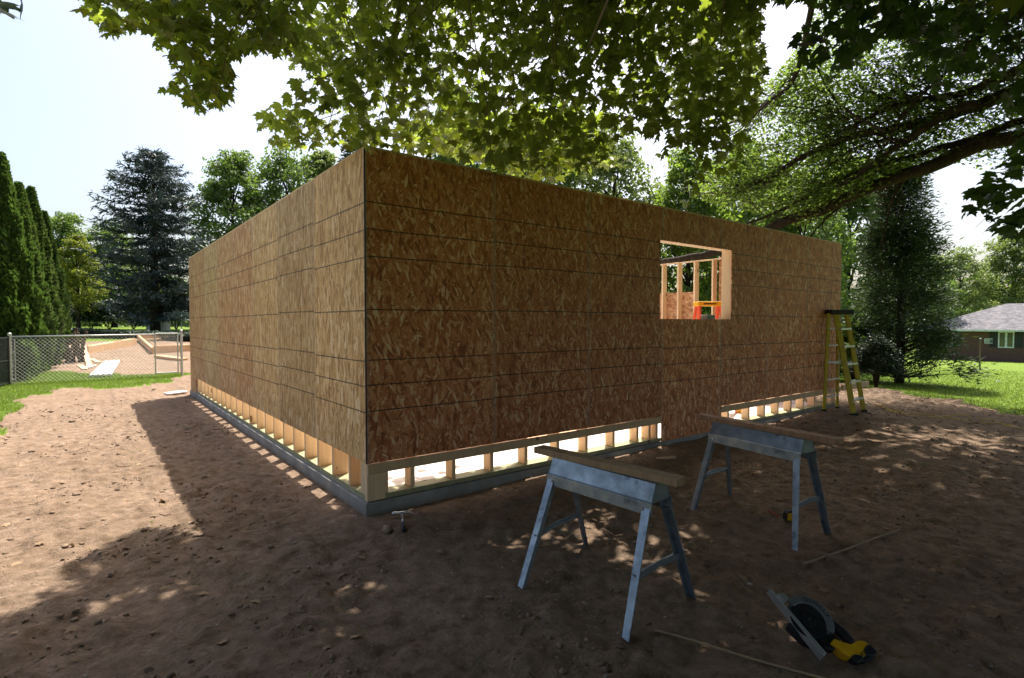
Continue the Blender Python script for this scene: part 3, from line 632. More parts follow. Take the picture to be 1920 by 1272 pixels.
# blue spruce
def conifer(name, loc, H, Rb, n_wh, nb, mat, spray, label, droop=.25, bare_z=.08, power=.8, dens=9, trunk_r=.28, width_fn=None, seed=3, jz=.5):
    r = np.random.default_rng(seed); z0 = g1(loc[0], loc[1]); root = empty(name, (loc[0], loc[1], z0-.05), 0, label, 'tree')
    mb = MB(); mb.tube([(0, 0, 0), (0, 0, H*.3), (.05, 0, H*.7), (0, 0, H)], [trunk_r, trunk_r*.8, trunk_r*.4, .02], 10)
    Ps = []; Ts = []
    for i in range(n_wh):
        u = (i+.5)/n_wh; z = H*(bare_z+(1-bare_z)*u)
        R0 = Rb*(width_fn(u) if width_fn else (1-u)**power)
        for k in range(nb):
            a = r.uniform(0, 2*np.pi); L = max(.25, R0*r.uniform(.70, 1.12)); zz = z+r.normal(0, H/n_wh*jz)
            m = 6; pts = []
            for j in range(m+1):
                s = j/m; pts.append(np.array([L*s*math.cos(a), L*s*math.sin(a), zz-droop*L*math.sin(s*math.pi*.75)*.8+L*.12*s*s]))
            mb.tube(pts, list(np.linspace(.035*max(.3, 1-u), .006, m+1)), 4, False)
            pts = np.array(pts); cnt = int(dens*L)+4
            s = r.uniform(.12, 1, cnt)*m; i0 = np.minimum(s.astype(int), m-1); f = (s-i0)[:, None]
            p = pts[i0]*(1-f)+pts[i0+1]*f; dr = (pts[-1]-pts[0]); dr /= np.linalg.norm(dr)
            side = np.array([-math.sin(a), math.cos(a), 0]); sg = r.choice([-1, 1], cnt)
            tdir = dr[None]*r.uniform(.3, 1.0, cnt)[:, None]+side[None]*(sg*r.uniform(.3, 1.1, cnt))[:, None]+np.array([0, 0, 1])[None]*r.normal(-.05, .25, cnt)[:, None]
            Ps.append(p); Ts.append(tdir)
            Ps.append(p+tdir*.16*spray[1]/.3); Ts.append(tdir*.6+r.normal(0, .4, (cnt, 3)))
    Ps = np.concatenate(Ps); Ts = np.concatenate(Ts); ax, ay, az = frames(Ts, r.normal(0, .9, len(Ps)))
    V, F = place(LAN_T, RH_F, Ps, ax, ay, az, r.uniform(spray[0], spray[1], len(Ps)))
    link('crown', np_mesh('crown', V, F), M[mat], root); mb.build('trunk', M['bark'], root, smooth=True); return root
sp_p = at(291, 600, 35)
conifer('spruce_tree', sp_p, 11.4, 3.4, 27, 11, 'needle_blue', (.22, .40), 'large dark blue spruce on the far lawn left of the garage', .16, .09, .7, 26, .30, lambda u: (1-u**4)**.6*(.92+.10*math.sin(u*40)))
conifer('spruce_tree', at(664, 600, 48), 17.3, 3.2, 34, 12, 'needle_dark', (.4, .7), 'narrow dark spruce tip peeking over the garage corner', .2, .1, .8, 9, .25)
ced = at(1686, 708, 15); zc = g1(ced[0], ced[1]); cr_ = empty('cedar_tree', (ced[0], ced[1], zc-.05), 0, 'shaggy dark cedar with a thin straight trunk beyond the stepladder', 'tree')
mb = MB(); mb.tube([(0, 0, 0), (.03, 0, 2), (-.02, 0, 4), (.05, 0, 5.9)], [.12, .09, .05, .01], 9); Pc = []; Tc = []
for k in range(340):
    u = rng.uniform(.03, .99)**.9; a = rng.uniform(0, 6.283); rmax = 1.72*(1-u)**.78*(.74+.26*math.sin(a*3+u*11))+.12; rr_ = rmax*rng.uniform(.35, 1.0)**.6
    c = np.array([rr_*math.cos(a), rr_*math.sin(a), .15+5.7*u]); st = np.array([0, 0, max(.2, c[2]-rr_*.35)]); mb.tube(wob(st, c, 4, .03, .04), [.022*(1.1-u), .016, .011, .007, .003], 4)
    n = 120; o_ = rng.normal(0, 1, (n, 3))*np.array([.17, .17, .13]); Pc.append(c+o_); t_ = np.array([math.cos(a), math.sin(a), .15])+rng.normal(0, .5, (n, 3)); Tc.append(t_)
Pc = np.concatenate(Pc); Tc = np.concatenate(Tc); k = Pc[:, 2] > .06; Pc, Tc = Pc[k], Tc[k]; ax, ay, az = frames(Tc, rng.normal(0, .9, len(Pc))); V, F = place(LAN_T, RH_F, Pc, ax, ay, az, rng.uniform(.08, .18, len(Pc)))
link('crown', np_mesh('crown', V, F), M['needle_cedar'], cr_); mb.build('trunk', M['bark'], cr_, smooth=True)
# clipped columns
def arb_mesh():
    n = 30000; z = rng.uniform(0, 1, n)**.92; a = rng.uniform(0, 2*np.pi, n)
    rad = .64*np.clip((1-z)/.72, 0, 1)**.85*np.clip(.80+z*1.0, 0, 1)
    lump = 1+.13*np.sin(a*5+z*9)+.10*np.sin(a*9-z*23)+.07*np.sin(a*3+z*41)
    rr = rad*lump*rng.uniform(.78, 1.03, n); P = np.stack([rr*np.cos(a), rr*np.sin(a), .05+z*5.6], 1)
    tip = np.stack([np.cos(a)*.45+rng.normal(0, .22, n), np.sin(a)*.45+rng.normal(0, .22, n), np.ones(n)*.9], 1)
    ax, ay, az = frames(tip, rng.normal(0, .5, n), (0.3, .2, .1)); 
    V, F = place(RH_T, RH_F, P, ax, ay, az, rng.uniform(.09, .17, n)); return np_mesh('foliage', V, F)
am = arb_mesh(); am.materials.append(M['arbor'])
mb = MB(); mb.tube([(0, 0, -.1), (0, 0, 2.5), (0, 0, 5.2)], [.16, .12, .02], 8); tm = bare(mb)
for i, (px_, d, s, rz, lb) in enumerate([(12, 14.3, 1.02, .3, 'nearest and widest clipped evergreen column behind the chain-link fence'), (44, 16.2, .97, 1.3, 'second clipped evergreen column from the corner post of the fence'), (66, 17.9, 1.02, 2.2, 'third clipped evergreen column, slim with a pointed tip'), (90, 19.9, .94, 3.2, 'farthest and shortest clipped evergreen column beside the board pile'), (-75, 13.6, 1.0, .9, 'clipped evergreen column behind the black slatted fence')]):
    p = at(px_, 700, d); r = empty('arborvitae', (p[0], p[1], g1(p[0], p[1])), rz, lb, 'tree', 'clipped evergreen columns in a row'); r.scale = (s, s, s)
    for n_, me in (('trunk', tm), ('foliage', am)):
        o = bpy.data.objects.new(n_, me); col.objects.link(o); o.parent = r

# ================================================================ the unfinished garage
GW, GL = 8.53, 9.23; ZB, ZT = .40, 2.84
def wf(px):   # x on the front wall plane (y=0) seen at image column px
    r = ray(px, 800); return float(CAMP[0]+r[0]*(-CAMP[1]/r[1]))
gar = empty('unfinished_garage', (0, 0, 0), 0, 'unroofed garage shell sheathed in strand board with open gaps along its base', 'garage')
MB().box(-.012, GW+.02, -.008, GL+.045, -.35, .092).build('foundation', M['concrete'], gar, bevel=.008)
MB().box(.02, GW-.02, .03, GL-.02, .05, .100).build('slab', M['slab'], gar)
fr_front = (Vector((0, 0, 0)), Vector((1, 0, 0)), Vector((0, 0, 1)), Vector((0, 1, 0)))
fr_side = (Vector((0, 0, 0)), Vector((0, 1, 0)), Vector((0, 0, 1)), Vector((1, 0, 0)))
def panel(pts, fr, d0, d1, mat, label=None):
    o = MB().prism(pts, d0, d1, fr).build('sheathing_panel', M[mat], gar, bevel=.0012)
    if label: o['label'] = label
    return o
g = .0015
WX0, WX1, WZ0, WZ1 = 3.61, 5.13, 1.545, 2.465
S = [k*1.219 for k in range(8)]
panel([(g-.0, ZB), (S[1]-g, ZB), (S[1]-g, ZT), (g, ZT)], fr_front, 0, .011, 'osb_front')
panel([(S[1]+g, ZB), (S[2]-g, ZB), (S[2]-g, ZT), (S[1]+g, ZT)], fr_front, .001, .011, 'osb_front')
panel([(S[2]+g, ZB-.004), (S[3]-g, ZB-.006), (S[3]-g, WZ0), (WX0, WZ0), (WX0, WZ1), (S[3]-g, WZ1), (S[3]-g, ZT), (S[2]+g, ZT)], fr_front, 0, .011, 'osb_front')
panel([(S[3]+g, .085), (4.90, .085), (4.90, WZ0), (S[3]+g, WZ0)], fr_front, .001, .011, 'osb_front', 'panel under the window that reaches down to the foundation')
panel([(S[3]+g, WZ1), (4.90, WZ1), (4.90, ZT), (S[3]+g, ZT)], fr_front, 0, .011, 'osb_front')
panel([(4.902, ZB), (S[5]-g, ZB), (S[5]-g, ZT), (4.902, ZT), (4.902, WZ1), (WX1, WZ1), (WX1, WZ0), (4.902, WZ0)], fr_front, 0, .011, 'osb_front')
panel([(S[5]+g, ZB), (S[6]-g, ZB), (S[6]-g, ZT), (S[5]+g, ZT)], fr_front, .001, .011, 'osb_front')
panel([(S[6]+g, ZB), (GW, ZB), (GW, ZT), (S[6]+g, ZT)], fr_front, 0, .011, 'osb_front')
for k in range(8):
    a = S[k]+g if k else .0125; b = (S[k+1] if k < 7 else GL)-g
    zb = ZB-.004*(k % 2)
    m = 'osb_side' if k in (0, 1, 2, 5) else 'osb_side_red'
    if k == 7: a, b = S[7]+g, GL; zb = .06
    if k == 6: b = 8.5
    if k == 7: a = 8.503
    panel([(a, zb), (b, zb), (b, ZT), (a, ZT)], fr_side, .0, .0105, m, 'last panel of the left wall that reaches the ground' if k == 7 else None)
# right and back walls
for a, b, z0, z1 in [(.02, 1.219, ZB, ZT), (1.222, 2.30, ZB, ZT), (2.80, 3.66, .12, 2.16), (3.663, 4.88, .12, 2.16), (4.883, 6.1, .12, 2.16), (6.103, 7.32, .12, 2.84), (7.323, 9.2, .12, 2.84)]:
    panel([(a, z0), (b, z0), (b, z1), (a, z1)], fr_side, GW-.012, GW, 'osb_in')
for k in range(7):
    panel([(S[k]+.002+.02*(k == 0), .12), (S[k+1]-.002, .12), (S[k+1]-.002, ZT), (S[k]+.002+.02*(k == 0), ZT)], fr_front, GL-.011, GL, 'osb_in')
MB().beam((-.0035, -.0035, ZB), (-.0035, -.0035, ZT-.01), .009, .009).build('corner_strip', M['tape_blue'], gar)
# plates
def bx(name, x0, x1, y0, y1, z0, z1, mat, bev=.002, parent=None):
    return MB().box(x0, x1, y0, y1, z0, z1).build(name, M[mat], parent or gar, bevel=bev)
sg = .152
bx('top_plate', .012, GW-.012, .012, sg, 2.785, 2.862, 'pine_h'); bx('top_plate', .012, GW-.012, GL-sg, GL-.012, 2.785, 2.862, 'pine_h')
bx('top_plate', .012, sg, sg+.001, GL-sg-.001, 2.785, 2.862, 'pine'); bx('top_plate', GW-sg, GW-.012, sg+.001, GL-sg-.001, 2.785, 2.80, 'pine')
bx('sill_plate', .012, 3.66, .006, sg, .1005, .139, 'treated'); bx('sill_plate', 4.90, GW-.012, .006, sg, .1005, .139, 'treated')
bx('sill_plate', .012, sg, sg+.001, GL-sg, .1005, .139, 'treated'); bx('sill_plate', GW-sg, GW-.012, sg+.001, GL-sg, .1005, .139, 'treated'); bx('sill_plate', .012, GW-.012, GL-sg+.001, GL-.012, .1005, .139, 'treated')
def stud(x0, x1, y0, y1, z0=.1395, z1=2.7845): return bx('stud', x0, x1, y0, y1, z0, z1, 'pine', .002)
FS = [wf(p) for p in (774, 852, 924, 989, 1049, 1103, 1154, 1199)]
for x in FS: stud(x, x+.038, .041, sg)
stud(.004, .155, .002, .040, .10, .31); stud(.160, .198, .041, sg); stud(.012, .05, .0415, sg)
stud(3.47, 3.508, .041, sg); stud(3.57, 3.608, .041, sg)
for p in (1369, 1408, 1437, 1462.5, 1486.5, 1509.5, 1531, 1562):
    x = wf(p)
    if x > 5.2: stud(x, x+.038, .041, sg)
    else: stud(x, x+.038, .041, sg, .1395, 1.5)
stud(4.902, 4.94, .013, .0405, .1395, 1.5)
stud(8.44, 8.478, .041, sg); stud(WX1+.002, WX1+.04, .012, sg, 1.4, 2.78); stud(WX0-.042, WX0-.003, .0122, .0405, .1395, 2.78)
bx('window_sill', WX0, WX1, .012, sg+.02, WZ0-.04, WZ0-.002, 'pine_h'); bx('window_head', WX0, WX1, .012, sg, WZ1+.002, WZ1+.06, 'pine_h')
LS = [8.361, 7.95, 7.55, 7.16, 6.75, 6.35, 5.95, 5.56, 5.18, 4.78, 4.38, 3.95, 3.54, 3.13, 2.735, 2.33, 1.944, 1.561, 1.17, .771, .375]
for y in LS: stud(.0125, sg, y, y+.038)
for k in range(1, 21): stud(k*.4064, k*.4064+.038, GL-sg+.001, GL-.0125)
ys = [.55, .95, 1.36]
for p in (1337, 1303, 1272, 1243):
    r = ray(p, 560); tt = (GW-.15-CAMP[0])/r[0]; ys.append(float(CAMP[1]+r[1]*tt))
ys += [ys[-1]+.41*k for k in range(1, 13)]
for y in ys:
    if y < GL-.2: stud(GW-sg, GW-.0125, y, y+.038)
# ribbon boards
bx('ribbon_board', .012, 3.655, .0025, .0400, .311, .392, 'pine_h', .003); bx('ribbon_board', 4.93, 8.60, .0025, .0402, .311, .395, 'pine_h', .003)
o = bx('ribbon_board', 8.603, 9.72, -.0355, .0025, .330, .425, 'pine_h', .003); o['label'] = 'pale board end sticking out past the right corner'

# things inside
lad = empty('stepladder', (0, 0, 0), 0, 'stepladder with orange rails and a yellow top standing inside behind the window opening', 'stepladder')
lc = at(1328, 600, 9.0); lad.location = (lc[0], lc[1], .10); lu = Vector(RT); lw = Vector((FW[0], FW[1], 0)).normalized()
ztop = at(1328, 566, 9.0)[2]-.10
mb = MB(); tp = []
mb.prism([(-.215, ztop-.075), (.215, ztop-.075), (.205, ztop), (-.205, ztop)], -.13, .13, (Vector((0, 0, 0)), lu, Vector((0, 0, 1)), lw)); mb.build('top_cap', M['yellow'], lad, bevel=.012)
MB().prism([(-.12, ztop-.05), (.08, ztop-.05), (.08, ztop-.03), (-.12, ztop-.03)], -.1325, -.1305, (Vector((0, 0, 0)), lu, Vector((0, 0, 1)), lw)).build('label_strip', M['black'], lad)
for sx in (-1, 1):
    for sy, sp_ in ((-1, .44), (1, .44)):
        a = lu*(sx*.17)+lw*(sy*.09)+Vector((0, 0, ztop-.07)); b = lu*(sx*.30)+lw*(sy*sp_)+Vector((0, 0, 0))
        MB().beam(a, b, .028, .07, up=lw).build('rail', M['orange'], lad, bevel=.003)
    # photo shows a splayed A at each end
    a = lu*(sx*.17)+Vector((0, 0, ztop-.07)); b = lu*(sx*.17-sx*.13)+lw*.3+Vector((0, 0, .02)); MB().beam(a, b, .028, .05, up=lw).build('rail', M['orange'], lad, bevel=.003)
for k in range(1, 6):
    z = ztop*(1-k/6); s_ = .17+.13*k/6; q = .09+.35*k/6
    MB().beam(lu*-s_-lw*q+Vector((0, 0, z)), lu*s_-lw*q+Vector((0, 0, z)), .07, .022).build('step', M['alu'], lad)
tub = at(1291, 595, 7.45); tb = empty('storage_box', (tub[0], .09, WZ0-.001), 0, 'small grey box with a pale rim sitting on the window sill', 'box')
MB().prism([(-.085, 0), (.085, 0), (.095, .05), (-.095, .05)], -.045, .045, (Vector((0, 0, 0)), Vector((1, 0, 0)), Vector((0, 0, 1)), Vector((0, 1, 0)))).build('body', M['grey_plastic'], tb, bevel=.004)
MB().box(-.10, .10, -.05, .05, .05, .060).build('rim', M['white_plastic'], tb, bevel=.002)
jug = at(1387, 778, 9.4); jx = float(CAMP[0]+ray(1387, 775)[0]*((.55-CAMP[1])/ray(1387, 775)[1])); jr = empty('plastic_jug', (jx, .55, .10), 0, 'small yellow jug with a red cap seen through the low gap in the front wall', 'jug')
MB().tube([(0, 0, 0), (0, 0, .02), (0, 0, .14), (0, 0, .18), (0, 0, .20)], [.055, .06, .06, .035, .025], 14).build('body', M['yellow'], jr, smooth=True)
MB().tube([(0, 0, .20), (0, 0, .235)], [.03, .03], 12).build('cap', M['orange'], jr)

# white flat scrap at the far corner
p = onz(352, 719); z = g1(p[0], p[1]); o = MB().box(-.22, .16, -.14, .16, 0, .03).build('scrap_board', M['white_metal'], None, bevel=.002); o.location = (-.2, 9.55, z+.03); o.rotation_euler = (0, R_(-3), .2)
tag(o, 'flat white offcut lying at the far left corner of the garage', 'offcut')

# ================================================================ sawhorses
def sawhorse(top_a, top_b, board_a, board_b, feet, mat_board, label, zt=.70):
    a = np.array(top_a); b = np.array(top_b); c = (a+b)/2; rz = math.atan2(b[1]-a[1], b[0]-a[0])-math.pi/2
    r = empty('sawhorse', (c[0], c[1], g1(c[0], c[1])), rz, label, 'sawhorse'); L = float(np.hypot(*(b-a)))/2
    inv = Matrix.Rotation(-rz, 3, 'Z')
    def loc(p, z): return inv @ Vector((p[0]-c[0], p[1]-c[1], z))
    zb = zt-.108
    # pressed sheet box: two sloping faces and closed ends, open below
    fr = (Vector((0, 0, 0)), Vector((1, 0, 0)), Vector((0, 0, 1)), Vector((0, 1, 0)))
    for s in (-1, 1):
        MB().prism([(s*.048, zt), (s*.083, zb+.012), (s*.079, zb+.010), (s*.044, zt)], -L, L, fr).build('side_plate', M['galv'], r, bevel=.001)
        m = MB(); m.prism([(s*.0836, zb+.020), (s*.0915, zb+.014), (s*.0945, zb-.048), (s*.078, zb-.052), (s*.076, zb-.046), (s*.088, zb-.043), (s*.086, zb+.008)], -L-.006, L+.006, fr); m.build('side_rail', M['galv'], r, bevel=.0012)
        for y in (-L+.045, L-.045):
            for zz, off in ((zt-.075, .068), (zb-.022, .0945)):
                m = MB(); m.tube([(s*(off-.002), y, zz), (s*(off+.006), y, zz)], [.010, .008], 8); m.build('bolt', M['steel'], r)
    for e in (-1, 1):
        y = e*(L-.004); MB().prism([(-.080, zb+.012), (.080, zb+.012), (.047, zt-.002), (-.047, zt-.002)], y-.0015, y+.0015, fr).build('end_plate', M['galv'], r)
    MB().box(-.046, .046, -L, L, zt-.004, zt-.001).build('top_channel', M['galv'], r)
    fl = []
    for i, (fx, fy) in enumerate(feet):
        f = loc((fx, fy), 0); s = 1 if f.x > 0 else -1; e = 1 if f.y > 0 else -1
        t_ = Vector((s*.084, e*(L-.028), zb+.00)); gzf = g1(fx, fy)-g1(c[0], c[1]); f.z = gzf-.004
        fl.append((s, e, f, t_))
        m = MB(); d = (f-t_)
        # leg: folded L section, wide face outward
        m.beam(t_, f, .006, .050, up=(0, 1, 0), h2=.042); m.beam(t_+Vector((-s*.016, -e*.022, 0)), f+Vector((-s*.013, -e*.018, 0)), .034, .005, up=(0, 1, 0), w2=.026)
        m.build('leg', M['galv'], r, bevel=.001)
    for e in (-1, 1):
        pr = [q for q in fl if q[1] == e]
        if len(pr) == 2:
            u = .56; A = pr[0][3]*(1-u)+pr[0][2]*u; B = pr[1][3]*(1-u)+pr[1][2]*u; Mid = (A+B)/2+Vector((0, 0, .016))
            m = MB(); m.beam(A, Mid, .006, .034); m.beam(Mid, B, .006, .034); m.beam(A+Vector((0, -e*.01, .014)), B+Vector((0, -e*.01, .014)), .022, .004); m.build('cross_brace', M['galv'], r)
    ba = loc(board_a, zt+.019); bb = loc(board_b, zt+.019)
    m = MB(); n = 8
    for i in range(1): m.beam(ba, bb, .092, .040)
    m.build('top_board', M[mat_board], r, bevel=.004)
    return r
sawhorse((.585, -1.56), (.625, -2.30), (.563, -1.40), (.66, -2.40), [(.232, -1.628), (.293, -2.353), (.902, -2.304), (.964, -1.425)], 'board_grey', 'galvanised sawhorse nearest the garage corner with a worn grey-brown top board')
sawhorse((2.41, -1.50), (2.275, -2.29), (2.43, -1.33), (2.27, -2.50), [(2.163, -1.438), (2.007, -2.335), (2.485, -2.346), (2.69, -1.457)], 'board_red', 'bluish galvanised sawhorse with dark smudges and a reddish top board overhanging both ends')

# ================================================================ yellow stepladder outside
def V3(p): return Vector([float(x) for x in p])
sl = empty('stepladder', (8.0, -.3, 0), 0, 'yellow stepladder with a black top standing at the right end of the front wall', 'stepladder')
so = np.array([8.0, -.3, 0])
fFL = np.array([8.01, -.43, g1(8.01, -.43)]); fFR = np.array([8.43, -.42, g1(8.43, -.42)])
fBL = np.array([7.72, -.10, g1(7.72, -.1)+.0]); fBR = np.array([8.16, -.12, g1(8.16, -.12)])
TFL = at(1567, 590, 9.02); TFR = at(1587, 593, 9.15); TBL = at(1554, 588, 8.98); TBR = at(1571, 588, 9.2)
zt_ = max(p[2] for p in (TFL, TFR, TBL, TBR))
for P_ in (TFL, TFR, TBL, TBR): P_[2] = zt_
for n_, a, b, w_ in (('rail', TFL, fFL, .098), ('rail', TFR, fFR, .080), ('rail', TBL, fBL, .060), ('rail', TBR, fBR, .045)):
    r = MB().beam(V3(a-so), V3(b-so), w_*.9, .026, up=V3(FW)).build(n_, M['ladder_yellow'], sl, bevel=.003)
    d = (b-a)/np.linalg.norm(b-a); MB().beam(V3(b-so-d*.03), V3(b-so+d*.03), w_*1.12, .045, up=V3(FW)).build('rubber_foot', M['rubber'], r, bevel=.004)
for k in range(1, 6):
    u = (k-.1)/5.7
    a = TFL*(1-u)+fFL*u; b = TFR*(1-u)+fFR*u; MB().beam(V3(a-so), V3(b-so), .09, .028).build('step', M['alu'], sl, bevel=.002)
    a = TBL*(1-u)+fBL*u; b = TBR*(1-u)+fBR*u; MB().beam(V3(a-so), V3(b-so), .05, .022).build('rear_step', M['alu'], sl, bevel=.002)
for a, b in ((fFL, fBL), (fFR, fBR)):
    ta = {0: TFL, 1: TFR}[0 if a is fFL else 1]; tb_ = TBL if a is fFL else TBR; A = ta*.52+a*.48; B = tb_*.52+b*.48; Cc = (A+B)/2-np.array([0, 0, .05])
    m = MB(); m.beam(V3(A-so), V3(Cc-so), .006, .02); m.beam(V3(Cc-so), V3(B-so), .006, .02); m.build('spreader', M['alu'], sl)
cc0 = (TFL+TFR+TBL+TBR)/4-so; m = MB(); rr_ = V3(RT); ff_ = Vector((FW[0], FW[1], 0)).normalized()
m.prism([(-.185, -.16), (.185, -.16), (.20, 0), (.17, .16), (-.17, .16), (-.20, 0)], -.02, .055, (V3(cc0), rr_, ff_, Vector((0, 0, 1)))); m.build('top_cap', M['black'], sl, bevel=.012)

# ================================================================ tools on the ground
# hammer
hz = g1(.15, -.3); hm = empty('hammer', (.215, -.165, hz), 0, 'steel claw hammer lying on the dirt in front of the garage corner', 'hammer')
he = np.array([.044, -.543]); hv = Vector((he[0]-.215, he[1]+.165, 0)); hz2 = g1(*he)-hz
MB().tube([(0, 0, .028), hv*.35+Vector((0, 0, .026)), hv*.62+Vector((0, 0, .024+hz2*.6))], [.010, .009, .010], 8).build('shaft', M['steel'], hm, smooth=True)
MB().tube([hv*.60+Vector((0, 0, .024+hz2*.6)), hv*.8+Vector((0, 0, .022+hz2*.8)), hv+Vector((0, 0, .022+hz2))], [.014, .017, .016], 8).build('grip', M['black'], hm, smooth=True)
cr = hv.cross(Vector((0, 0, 1))).normalized()
m = MB(); m.tube([cr*.075+Vector((0, 0, .03)), cr*.055+Vector((0, 0, .03)), cr*.03+Vector((0, 0, .03)), cr*-.015+Vector((0, 0, .032)), cr*-.05+Vector((0, 0, .034)), cr*-.095-hv.normalized()*-.02+Vector((0, 0, .022))], [.015, .015, .011, .013, .009, .004], 8); m.build('head', M['steel'], hm, smooth=True)
# tape measure
tp = onz(1482, 962, .03); tz = g1(tp[0], tp[1]); tm_ = empty('tape_measure', (tp[0]-.02, tp[1]-.01, tz-.004), -YAW+.05, 'yellow and black tape measure on the dirt beside the right leg of the reddish sawhorse', 'tape measure')
MB().prism([(-.038, 0), (.036, 0), (.040, .02), (.036, .05), (.02, .066), (-.015, .068), (-.036, .05), (-.042, .02)], -.02, .02, (Vector((0, 0, 0)), Vector((1, 0, 0)), Vector((0, 0, 1)), Vector((0, 1, 0)))).build('case', M['black'], tm_, bevel=.004)
MB().prism([(-.032, .006), (.034, .006), (.036, .026), (.012, .030), (.034, .036), (.026, .052), (-.028, .054)], -.0225, -.0205, (Vector((0, 0, 0)), Vector((1, 0, 0)), Vector((0, 0, 1)), Vector((0, 1, 0)))).build('face_label', M['yellow'], tm_)
MB().box(-.055, -.038, -.012, .012, .002, .006).build('hook', M['steel'], tm_)
tm_.scale = (1.2, 1.2, 1.2)
# pencil
a = onz(1428, 954); b = onz(1461, 971); c = (a+b)/2; z = g1(c[0], c[1]); pr = empty('pencil', (c[0], c[1], z+.014), 0, 'dark red carpenter pencil on the dirt beside the tape measure', 'pencil')
MB().beam(V3(a-c)+Vector((0, 0, .004)), V3(b-c), .012, .008).build('shaft', M['red_paint'], pr)
MB().tube([V3(b-c), V3((b-c)*1.14)], [.006, .001], 6).build('tip', M['lath'], pr)
# laths
def lath(p, q, label, w=.018, mat='lath'):
    pts = [np.array(p)*(1-k/8)+np.array(q)*(k/8) for k in range(9)]; zz = [g1(x[0], x[1]) for x in pts]; lift = [max(zz[0]*(1-k/8)+zz[8]*(k/8)+.006, 0) for k in range(9)]
    off = max(0, max(zz[k]-(zz[0]*(1-k/8)+zz[8]*(k/8)) for k in range(9)))*.6
    m = MB(); c = (pts[0]+pts[8])/2
    for k in range(8): pass
    m.tube([(pts[k][0]-c[0], pts[k][1]-c[1], zz[0]*(1-k/8)+zz[8]*(k/8)+.007+off+.003*math.sin(k)) for k in range(9)], w/2, 4)
    o = m.build('wooden_stick', M[mat], None); o.location = (c[0], c[1], 0); tag(o, label, 'stick'); return o
lath(onz(1686, 1000)[:2], onz(1506, 1061)[:2], 'thin straight stick on the dirt to the right of the reddish sawhorse', .015)
lath(onz(1228, 1183)[:2], onz(1600, 1290)[:2], 'long thin yellowish stick at the bottom edge between sawhorse and saw', .013)
# cords
def cord(pts, rad, mat, name, label, cat):
    P = [Vector((p[0], p[1], 0)) for p in pts]; out = []
    for i in range(len(P)-1):
        p0 = P[max(i-1, 0)]; p1 = P[i]; p2 = P[i+1]; p3 = P[min(i+2, len(P)-1)]
        for k in range(10):
            u = k/10; q = .5*((2*p1)+(-p0+p2)*u+(2*p0-5*p1+4*p2-p3)*u*u+(-p0+3*p1-3*p2+p3)*u**3); out.append((q.x, q.y, g1(q.x, q.y)+rad*.9))
    o = MB().tube(out, rad, 6).build(name, M[mat], None, smooth=True); return tag(o, label, cat)
cord([onz(x, y)[:2] for x, y in [(1640, 758), (1672, 768), (1700, 772), (1745, 778), (1785, 784), (1830, 793), (1880, 795), (1940, 806), (2050, 812)]], .008, 'cord_yellow', 'extension_cord', 'yellow extension cord trailing over the dirt to the right edge', 'cord')
cord([onz(x, y)[:2] for x, y in [(1650, 763), (1690, 776), (1740, 781), (1790, 779), (1850, 786), (1900, 800), (1960, 800)]], .007, 'cord_yellow', 'extension_cord', 'second run of yellow cord crossing the dirt piles nearer the grass', 'cord')
cord([onz(x, y)[:2] for x, y in [(1598, 738), (1606, 737), (1612, 742), (1604, 748), (1608, 754), (1622, 758), (1634, 762)]], .008, 'cord_white', 'extension_cord', 'short cream cord curling behind the yellow stepladder', 'cord')

# small wood offcuts dropped along the front wall
for k, (x_, y_, w_, l_, a_, mt_, lb) in enumerate([(1.52, -.42, .04, .16, .5, 'pine_h', 'short pale lumber offcut on the dirt in front of the low wall gap'), (2.55, -.62, .09, .11, 1.9, 'board_red', 'square reddish lumber offcut between the wall and the sawhorses'), (3.3, -.33, .03, .22, 2.6, 'pine_h', 'narrow pale splinter of lumber near the foot of the wall under the window')]):
    o = MB().box(-l_/2, l_/2, -w_/2, w_/2, -.004, .022).build('lumber_offcut', M[mt_], None, bevel=.002); o.location = (x_, y_, g1(x_, y_)+.004); o.rotation_euler = (.03, .04, a_); tag(o, lb, 'offcut')
# circular saw, lying tilted on its motor side
F2 = Vector((FW[0], FW[1], 0)).normalized(); R2 = V3(RT)
sc_ = empty('circular_saw', (0, 0, 0), 0, 'black and yellow cordless circular saw with a grey blade guard lying on the dirt', 'circular saw')
o0 = onz(1552, 1236); sc_.location = (o0[0], o0[1], g1(o0[0], o0[1])+.005); TL = R_(50)
su = R2; sv = (F2*math.sin(TL)+Vector((0, 0, math.cos(TL)))); sn = su.cross(sv)   # sn points to the camera and up
PX = 2.52/F_PX
def sp2(x, y): return ((x-1552)*PX, (1240-y)*PX)
SO = sn*.055-sv*.0
def sfr(off=0): return (SO, su, sv, sn)
def spoly(pts, d0, d1, name, mat, bev=.002, parent=None):
    return MB().prism([sp2(*p) for p in pts][::-1], d0, d1, sfr()).build(name, M[mat], parent or sc_, bevel=bev)
CX, CY, RB = 1533, 1179, 33
def arc(r, a0, a1, n=14): return [(CX+r*math.cos(R_(a0+(a1-a0)*k/n)), CY-r*math.sin(R_(a0+(a1-a0)*k/n))) for k in range(n+1)]
blade = spoly(arc(31, 0, 354, 48), -.001, .001, 'blade', 'blade', 0)
